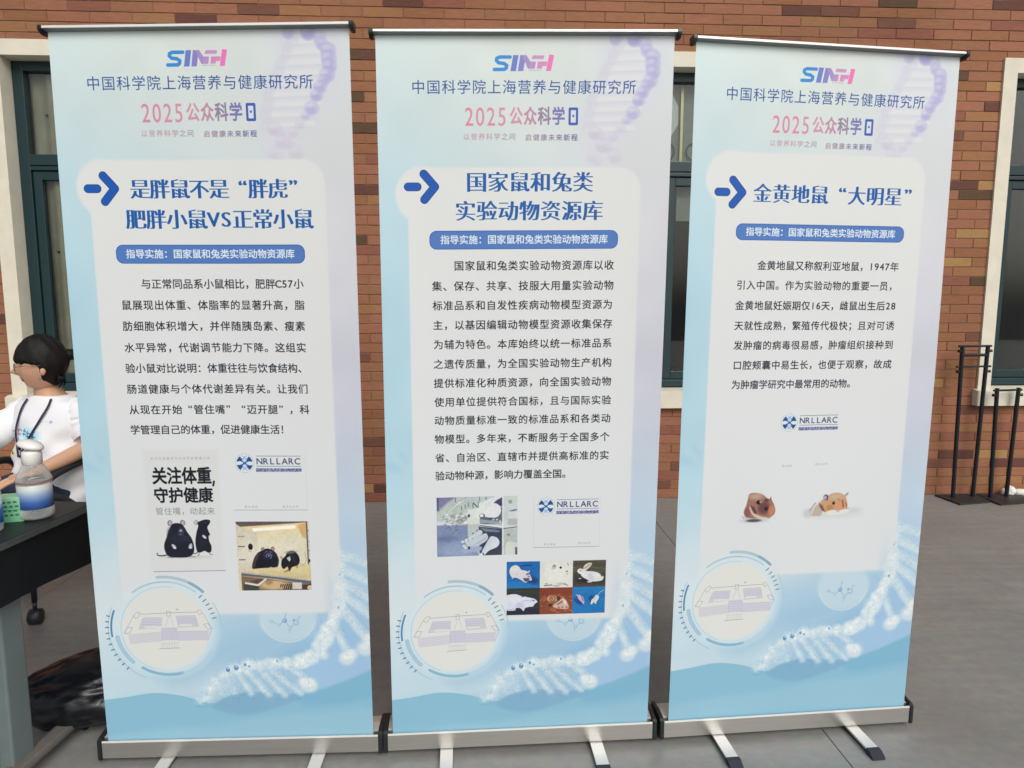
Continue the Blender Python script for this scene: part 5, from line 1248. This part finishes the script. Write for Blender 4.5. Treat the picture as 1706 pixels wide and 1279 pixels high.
# ================================================================ seated person
SK = mat('skin', rgb(196, 152, 124, k=1.15), .5, noise_amt=.04)
HAIRM = mat('dark_brown_hair', (.011, .009, .009, 1), .55, noise_amt=.4, noise_scale=2.0, stretch=(30, 30, 4), bump=.2, bump_scale=2.5, spec=.18)
def skin_obj(verts, edges, radii, root=0, sub=2):
    me = bpy.data.meshes.new('sk'); me.from_pydata([tuple(v) for v in verts], edges, [])
    o = bpy.data.objects.new('sk', me); COL.objects.link(o)
    o.modifiers.new('skin', 'SKIN')
    if not me.skin_vertices:
        bm = bmesh.new(); bm.from_mesh(me); bm.verts.layers.skin.verify(); bm.to_mesh(me); bm.free()
    for i, r in enumerate(radii):
        rr = r if hasattr(r, '__len__') else (r, r)
        me.skin_vertices[0].data[i].radius = rr; me.skin_vertices[0].data[i].use_root = (i == root)
    s = o.modifiers.new('sub', 'SUBSURF'); s.levels = sub; s.render_levels = sub
    dg = bpy.context.evaluated_depsgraph_get(); out = bpy.data.meshes.new_from_object(o.evaluated_get(dg))
    bpy.data.objects.remove(o); bpy.data.meshes.remove(me)
    return out
PX, PY = -2.075, 3.08
person = empty('person', 'seated woman in white T-shirt and glasses with dark lanyard looking left', 'person', (PX, PY, 0))
F2 = Vector((-.30, -.95, 0)).normalized(); S2 = Vector((.95, -.30, 0)).normalized()    # torso front / her left side
def tp(u, f, z): v = S2 * u + F2 * f; return Vector((v.x, v.y, z))
def wp(x, y, z): return Vector((x - PX, y - PY, z))
HC = wp(-2.080, 3.04, 1.118)                    # head centre
HF = Vector((-.84, -.54, -.10)).normalized(); HS = Vector((0, 0, 1)).cross(HF).normalized(); HU = HF.cross(HS)
def hp(x, y, z): return HC + HS * x + HF * y + HU * z
verts, edges, rad = [], [], []
def chain(pts, rs, start=None):
    prev = start
    for p_, r in zip(pts, rs):
        verts.append(p_); rad.append(r); i = len(verts) - 1
        if prev is not None: edges.append((prev, i))
        prev = i
    return prev
chain([tp(0, 0, .50), tp(0, 0, .62), tp(0, 0, .78), tp(0, -.005, .88)], [(.13, .10), (.12, .095), (.12, .095), (.11, .08)])
chest = 3
nk = chain([tp(0, -.01, .955), wp(-2.10, 3.065, 1.045), HC + Vector((.01, .01, -.03))], [.052, .047, .05], chest)
def hand(base, d, sidev, nrm, wrist_i, curl=.35):
    palm = chain([base + d * .035, base + d * .075], [(.030, .016), (.034, .015)], wrist_i)
    for k, (o_, L) in enumerate(((-.030, .066), (-.010, .076), (.010, .072), (.028, .058))):
        b0 = base + d * .085 + sidev * o_
        dd = d.copy(); pts = [b0]; cur = b0
        for s3 in range(3):
            dd = (dd + nrm * curl * .45).normalized(); cur = cur + dd * (L / 3); pts.append(cur)
        chain(pts, [.009, .0085, .0078, .0068], palm)
    th = base + d * .03 - sidev * .03
    chain([th, th + (d * .5 - sidev * .8).normalized() * .03, th + (d * .9 - sidev * .5).normalized() * .058], [.011, .0098, .008], wrist_i)
# her left arm (viewer's right)
sh = tp(.150, -.005, .900); el = wp(-1.855, 3.02, .765); wr = wp(-1.985, 2.80, .685)
i_ = chain([sh, sh.lerp(el, .5), el, el.lerp(wr, .4), wr], [.05, .045, .038, .037, .026], chest)
dL = (wp(-2.06, 2.72, .665) - wr).normalized(); nL = Vector((0, 0, -1)); nL = (nL - dL * nL.dot(dL)).normalized()
hand(wr, dL, dL.cross(nL), nL, i_)
# her right arm
sh2 = tp(-.150, -.005, .900); el2 = wp(-2.40, 3.0, .74); wr2 = wp(-2.24, 2.80, .665)
j_ = chain([sh2, sh2.lerp(el2, .5), el2, el2.lerp(wr2, .4), wr2], [.05, .045, .038, .037, .026], chest)
dR = (wp(-2.12, 2.745, .645) - wr2).normalized(); nR = Vector((0, 0, -1)); nR = (nR - dR * nR.dot(dR)).normalized()
hand(wr2, dR, nR.cross(dR), nR, j_)
bodyme = skin_obj(verts, edges, rad, 0, 2)
# head, joined into the body mesh
bm = bmesh.new(); bm.from_mesh(bodyme)
def head_point(a, b, c_):
    x, y, z = .073 * a, .090 * b, .112 * c_
    if c_ < 0:
        x *= 1 - .34 * (-c_) ** 1.6
        if b > 0: y *= 1 + .10 * (-c_)
        else: y *= 1 - .35 * (-c_)
        z *= 1.0 - .0 * c_
    if b > 0 and c_ > .1: y *= 1 - .06 * c_
    if b > .2:
        g = lambda px_, pz_, wx, wz: math.exp(-((x - px_) / wx) ** 2 - ((z - pz_) / wz) ** 2)
        y += .020 * g(0, -.020, .010, .011) + .012 * g(0, -.004, .008, .020) + .004 * g(0, -.028, .018, .008)
        y -= .008 * (g(.031, .012, .014, .011) + g(-.031, .012, .014, .011))
        y += .0065 * g(0, -.052, .020, .006) + .0055 * g(0, -.063, .017, .006) - .004 * g(0, -.0575, .022, .003)
        y += .010 * g(0, -.092, .022, .016) + .004 * g(0, .030, .045, .010)
        y += .003 * (g(.040, -.025, .02, .02) + g(-.040, -.025, .02, .02))
    return x, y, z
NU, NV = 64, 48; ring = []
lips = set()
for j in range(1, NV):
    th = PI * j / NV; row = []
    for i in range(NU):
        ph = 2 * PI * i / NU; a, b, c_ = math.sin(th) * math.sin(ph), math.sin(th) * math.cos(ph), math.cos(th)
        x, y, z = head_point(a, b, c_); row.append(bm.verts.new(hp(x, y, z)))
        if y > .05 and abs(x) < .023 and -.068 < z < -.047: lips.add(row[-1])
    ring.append(row)
tpv = bm.verts.new(hp(0, 0, .112)); btv = bm.verts.new(hp(0, 0.006, -.112))
for A, B in zip(ring, ring[1:]):
    for k in range(NU):
        f = bm.faces.new((A[k], B[k], B[(k + 1) % NU], A[(k + 1) % NU]))
        if all(v in lips for v in f.verts): f.material_index = 1
for k in range(NU):
    bm.faces.new((tpv, ring[0][k], ring[0][(k + 1) % NU])); bm.faces.new((btv, ring[-1][(k + 1) % NU], ring[-1][k]))
# ears
for s in (1, -1):
    g = bmesh.ops.create_uvsphere(bm, u_segments=14, v_segments=10, radius=1)['verts']
    for v in g:
        c0 = v.co.copy(); v.co = hp(s * (.073 + .010 * c0.x), -.002 + .012 * c0.y - .004 * c0.z, -.024 + .020 * c0.z)
bmesh.ops.recalc_face_normals(bm, faces=bm.faces[:])
LIP = mat('lips', rgb(120, 62, 58), .45)
body = obj('body', bm, [SK, LIP], person, True)
# eyes
for s in (1, -1):
    bm = bmesh.new(); bmesh.ops.create_uvsphere(bm, u_segments=12, v_segments=8, radius=.0060)
    o = obj('eye', bm, mat('dark_eye', (.02, .018, .018, 1), .2), person, True, hp(s * .031, .0735, .001))
# hair
bm = bmesh.new(); NU2, NV2 = 72, 48; ring = []
def ss(a, b, x): t = min(1, max(0, (x - a) / (b - a))); return t * t * (3 - 2 * t)
for j in range(1, NV2):
    th = PI * j / NV2; row = []
    for i in range(NU2):
        ph = 2 * PI * i / NU2; a, b, c_ = math.sin(th) * math.sin(ph), math.sin(th) * math.cos(ph), math.cos(th)
        x, y, z = head_point(a, b * .999, c_)
        if b > .2: x, y, z = .073 * a, .092 * b, .112 * c_
        front = ss(.0, .36, b + .05 * noise.noise(Vector((a * 6, 3, c_ * 7)))) * (1 - ss(.08, .22, c_ + .16 * (1 - b) + .07 * noise.noise(Vector((a * 9, b * 4, 1)))))          # the face
        lo_ = -.66 - .30 * ss(.1, -.5, b) if False else (-.62 if b > 0 else -.62 - .34 * min(1, -b * 1.6)); low = 1 - ss(lo_ - .16, lo_, c_)
        cover = (1 - front) * (1 - low)
        k = .84 + cover * (.30 + .05 * math.sin(ph * 9 + c_ * 6) * .4 + .02 * noise.noise(Vector((a * 5, b * 5, c_ * 3))))
        y2 = y * k - .004 * cover; 
        row.append(bm.verts.new(hp(x * k, y2, z * (k if c_ > 0 else .90 + (.14 + .12 * max(0, -b)) * cover) + .004 * cover)))
    ring.append(row)
tpv = bm.verts.new(hp(0, -.004, .112 * 1.14 + .004)); btv = bm.verts.new(hp(0, 0, -.09))
for A, B in zip(ring, ring[1:]):
    for k in range(NU2): bm.faces.new((A[k], B[k], B[(k + 1) % NU2], A[(k + 1) % NU2]))
for k in range(NU2):
    bm.faces.new((tpv, ring[0][k], ring[0][(k + 1) % NU2])); bm.faces.new((btv, ring[-1][(k + 1) % NU2], ring[-1][k]))
# small pony tail and neck hair, loose strands
tube(bm, catmull([hp(.0, -.095, .03), hp(.0, -.125, .020), hp(.0, -.140, .004), hp(.0, -.150, -.012)], 4), [.026] * 4 + [.020] * 4 + [.012] * 4 + [.004], 12)
for k in range(70):                                     # loose ends round the hairline and nape
    r1 = 1 if k % 2 else -1; t = rng.uniform(0, 1)
    if k % 3:
        q0 = hp(.058 * r1 * rng.uniform(.3, 1.1), -.055 - .02 * t, -.055 - .01 * t); q1 = q0 + HU * -rng.uniform(.03, .055) + HF * rng.uniform(.005, .03) - HS * r1 * .008
    else:
        q0 = hp(.0775 * r1, .052 - .05 * t, .030 - .016 * t); q1 = q0 + HU * -rng.uniform(.012, .03) + HF * -rng.uniform(.008, .02)
    tube(bm, [q0, q0.lerp(q1, .5) + HF * -.003, q1], [.0045, .003, .0006], 5)
obj('hair', bm, HAIRM, person, True)
# glasses
GLM = mat('thin_glasses_metal', rgb(150, 130, 120), .3, .7)
gl = None
for s in (1, -1):
    bm = bmesh.new(); tube(bm, [hp(s * .031 + .021 * math.cos(t * PI / 10), .100, -.002 + .017 * math.sin(t * PI / 10)) for t in range(21)], .0013, 6, False)
    tube(bm, [hp(s * .052, .098, .004), hp(s * .074, .055, .006), hp(s * .082, .0, .0)], .0015, 6)
    if s == 1: tube(bm, [hp(.010, .101, .002), hp(0, .103, .005), hp(-.010, .101, .002)], .0013, 6)
    o = obj('glasses_rim', bm, GLM, person, True)
    bm = bmesh.new(); vs = [bm.verts.new(hp(s * .031 + .020 * math.cos(t * PI / 8), 0.0995, -.002 + .016 * math.sin(t * PI / 8))) for t in range(16)]; bm.faces.new(vs)
    l_ = obj('lens', bm, simple_clear('glasses_lens_%d' % (s + 1), (.93, .95, .95), .06, .05), o)
# T-shirt
SEC = [(.47, .195, .150), (.54, .190, .150), (.62, .180, .140), (.70, .178, .130), (.78, .184, .124), (.84, .190, .118), (.885, .193, .106), (.915, .186, .092), (.945, .150, .078), (.965, .108, .068), (.978, .080, .060), (.973, .072, .053)]
def sec(z):
    zs = [q[0] for q in SEC[:-1]]; return float(np.interp(z, zs, [q[1] for q in SEC[:-1]])), float(np.interp(z, zs, [q[2] for q in SEC[:-1]]))
def front_pt(u, z, off=.006):
    a, b_ = sec(z); f_ = b_ * max(0, 1 - abs(u / a) ** 2.4) ** (1 / 2.4) if abs(u) < a else 0
    return tp(u, f_ + off, z)
bm = bmesh.new(); uvl = bm.loops.layers.uv.new('UVMap'); NSx = 96; rings = []; n_extra = []
zz = []
for k in range(len(SEC) - 1):
    z0, a0, b0 = SEC[k]; z1, a1, b1 = SEC[k + 1]; n = max(2, int(abs(z1 - z0) / .012))
    for t in range(n): w = t / n; zz.append((z0 + (z1 - z0) * w, a0 + (a1 - a0) * w, b0 + (b1 - b0) * w))
zz.append(SEC[-1])
for z, a, b_ in zz:
    row = []
    for i in range(NSx):
        t = 2 * PI * i / NSx; cs, sn = math.cos(t), math.sin(t)
        u = a * math.copysign(abs(cs) ** (2 / 2.4), cs); f_ = b_ * math.copysign(abs(sn) ** (2 / 2.4), sn)
        w = .0
        if z < .93:
            am = min(1, (.93 - z) / .2)
            # hanging folds: from shoulder to waist, diagonal
            w = am * (.0045 * math.sin(u * 42 + z * 30) + .0110 * noise.noise(Vector((u * 9 + z * 7, f_ * 6, z * 12))) + .006 * math.sin((z * 1.0 - u * .8) * 55 + 2 * noise.noise(Vector((u * 5, z * 5, 1)))))
        nrm = Vector((cs * b_, sn * a)).normalized()
        q = tp(u + nrm.x * w, f_ + nrm.y * w, z + (.012 * math.cos(t) ** 2 if z > .90 and z < .95 else 0)); v = bm.verts.new(q); row.append((v, u, z))
    rings.append(row)
def uvset(f, data):
    for lp in f.loops:
        u, z = data[lp.vert]; lp[uvl].uv = ((u + .2) / .4, (z - .5) / .5)
dct = {}
for row in rings:
    for v, u, z in row: dct[v] = (u if tp(0, 1, 0).dot(v.co) > 0 else -.2, z)
for A, B in zip(rings, rings[1:]):
    for k in range(NSx):
        f = bm.faces.new((A[k][0], A[(k + 1) % NSx][0], B[(k + 1) % NSx][0], B[k][0])); uvset(f, dct)
for s, e_, shp in ((1, el, sh), (-1, el2, sh2)):
    d = (e_ - shp).normalized(); st = shp - d * .03 + Vector((0, 0, -.004)) - S2 * s * .02; en = shp.lerp(e_, .70)
    mid_ = st.lerp(en, .5); pts = catmull([st, shp + S2 * s * .012 + Vector((0, 0, .002)), mid_ + S2 * s * .012, en], 6); nP = len(pts)
    before = set(bm.verts)
    rr = [.046 + .012 * min(1, i / 5) + .016 * i / nP + .003 * math.sin(i * 1.7) for i in range(nP)]
    tube(bm, pts, rr, 24, False)
    tube(bm, [pts[-1], pts[-1] - Vector(pts[-1] - pts[-2]) * 1.5], [rr[-1], rr[-1] * .8], 24, False)
    for v in bm.verts:
        if v not in before:
            n_ = noise.noise(v.co * 16); v.co += S2 * s * .006 * n_ + Vector((0, 0, .004 * n_)); dct[v] = (-.2, .55)
    for f in bm.faces:
        if all(v not in before for v in f.verts): uvset(f, dct)
# shirt print
tc_ = Canvas(400, 500, 1.6)
tc_.a[:] = (205, 205, 207)
tc_.view(0, 0)
def tv(u, z): return ((u + .2) * 1000, (1 - (z - .5) / .5) * 500)
x0, y0 = tv(-.035, .800)
c = tc_
c.ell(x0 - 10, y0 - 5, 95, 42, (170, 206, 220), .8, 22); c.ell(x0 - 40, y0 + 30, 60, 30, (196, 220, 228), .8, 20); c.ell(x0 + 45, y0 - 10, 50, 34, (160, 200, 216), .7, 18)
for dx_, dy_, cl in ((-72, -14, (206, 110, 110)), (-48, -20, (214, 130, 124)), (-28, -22, (196, 100, 104))):
    c.arc(x0 + dx_, y0 + dy_, 11, 20, 320, 6, cl, .9, 1)
for dx_, dy_ in ((5, -22), (30, -14), (58, 2)):
    c.line([(x0 + dx_ - 10, y0 + dy_ - 8), (x0 + dx_ + 12, y0 + dy_ - 6)], 5, (36, 100, 128), .9); c.line([(x0 + dx_, y0 + dy_ - 16), (x0 + dx_ - 4, y0 + dy_ + 12)], 5, (36, 100, 128), .9); c.line([(x0 + dx_ - 12, y0 + dy_ + 6), (x0 + dx_ + 12, y0 + dy_ + 8)], 4.5, (36, 100, 128), .9)
c.ell(x0 + 82, y0 + 28, 13, 20, (60, 52, 30), .9); c.ell(x0 + 82, y0 + 28, 11, 18, (206, 176, 44)); c.ell(x0 + 82, y0 + 34, 6, 8, (84, 60, 24)); c.ell(x0 - 92, y0 + 76, 18, 9, (200, 190, 60), .9, 2, .4); c.ell(x0 - 92, y0 + 78, 10, 4, (40, 44, 40), .9, 1, .4)
c.ell(x0 - 30, y0 + 28, 18, 22, (60, 66, 76), .8, 1); c.ell(x0 - 30, y0 + 26, 14, 18, (214, 206, 214)); c.line([(x0 - 52, y0 + 46), (x0 - 26, y0 + 56), (x0 - 12, y0 + 40)], 11, (24, 30, 40), .95, 1); c.line([(x0 - 20, y0 + 50), (x0 - 26, y0 + 80)], 9, (24, 30, 40), .9, 1)
c.line([(x0 - 18, y0 + 70), (x0 + 10, y0 + 66)], 7, (196, 96, 108), .8, 2)
xx, yy = tv(.095, .872); c.ell(xx + 8, yy, 7, 7, (150, 140, 190), .8, 2); c.line([(xx - 45, yy + 1), (xx - 4, yy)], 2, (170, 170, 200), .6, 1)
SHM = image_mat('white_printed_cotton', tc_.to_image('shirt_print', 1.42), .85, .2, 0)
bmesh.ops.recalc_face_normals(bm, faces=bm.faces[:])
shirt = obj('t_shirt', bm, SHM, person, True)
# lanyard
LAN = mat('dark_violet_ribbon', rgb(44, 34, 66), .6)
for side, P_ in ((1, [(.072, .968, .010), (.080, .935, .012), (.060, .88, .010), (.005, .79, .012), (-.040, .715, .014)]), (-1, [(-.055, .965, .010), (-.066, .92, .010), (-.070, .84, .010), (-.062, .78, .012), (-.048, .715, .014)])):
    bm = bmesh.new(); pts = catmull([tuple(front_pt(u, z, o_)) for u, z, o_ in P_], 5); tube(bm, pts, .0062, 8, True, .35, tuple(F2.cross(Vector((0, 0, 1)))))
    obj('lanyard', bm, LAN, person, True)
# jeans
JE = mat('dark_blue_denim', rgb(38, 50, 72), .85, noise_amt=.15, noise_scale=60)
verts, edges, rad = [], [], []
hipi = chain([tp(0, -.01, .52)], [(.17, .12)])
for s in (-1, 1):
    kn = wp(-2.20 + .11 * s - .12, 2.63 - .02 * s, .53)
    chain([tp(.09 * s, .02, .52), (tp(.09 * s, .02, .52) + kn) / 2, kn, kn + Vector((-.02, .05, -.22)), kn + Vector((-.02, .08, -.42))], [.105, .088, .070, .062, .055], hipi)
je = skin_obj(verts, edges, rad, 0, 2)
bm = bmesh.new(); bm.from_mesh(je); obj('jeans', bm, JE, person, True)
for s in (-1, 1):
    bm = bmesh.new(); bmesh.ops.create_uvsphere(bm, u_segments=18, v_segments=12, radius=1)
    for v in bm.verts: v.co = (v.co.x * .045, v.co.y * .125, max(-.03, v.co.z * (.035 + .02 * max(0, v.co.y))) )
    obj('shoe', bm, mat('white_sneaker', (.6, .6, .58, 1), .6), person, True, wp(-2.34 + .11 * s, 2.66 - .02 * s, .035))

# office chair
ch = empty('office_chair', 'black office chair with curved armrests carrying the seated woman', 'chair', (-2.035, 3.14, 0), 0)
CB = mat('black_chair_plastic', (.018, .021, .026, 1), .45, noise_amt=.1)
CF = mat('black_chair_mesh', (.022, .026, .030, 1), .85, noise_amt=.2)
bm = bmesh.new(); box(bm, -.25, .25, -.26, .24, .37, .43, .025); obj('seat', bm, CF, ch, True)
bm = bmesh.new(); box(bm, -.20, .20, .20, .235, .50, .93, .015); obj('backrest', bm, CF, ch, True)
for s in (1, -1):
    bm = bmesh.new()
    P_ = [(.20, .10, .42), (.19, .06, .60), (.17, .0, .70), (.13, -.18, .69), (.095, -.32, .655), (.11, -.35, .60), (.15, -.30, .55), (.19, -.18, .43)] if s > 0 else [(s * .24, .12, .40), (s * .30, .10, .50), (s * .31, .06, .62), (s * .31, -.02, .665), (s * .305, -.16, .66), (s * .29, -.24, .60), (s * .285, -.20, .50), (s * .25, -.10, .40)]
    tube(bm, catmull(P_, 6), .021, 10, True, .8); obj('armrest', bm, CB, ch, True)
for k, a in enumerate((-97, -7, 83, 173)):
    t = math.radians(a); c_, n_ = math.cos(t), math.sin(t); q = Vector((c_ * .29, n_ * .29, .034)); w_ = Vector((1, .25, 0)).normalized()
    bm = bmesh.new(); tube(bm, [q + Vector((0, 0, .065)), q * .96 + Vector((0, 0, .36))], .011, 10); lg = obj('leg', bm, CB, ch, True)
    bm = bmesh.new(); tube(bm, [q - w_ * .026, q - w_ * .022, q + w_ * .022, q + w_ * .026], [.026, .033, .033, .026], 18); tube(bm, [q + Vector((0, 0, .03)), q + Vector((0, 0, .068))], .009, 8)
    obj('castor', bm, CB, lg, True)

bpy.context.view_layer.update()
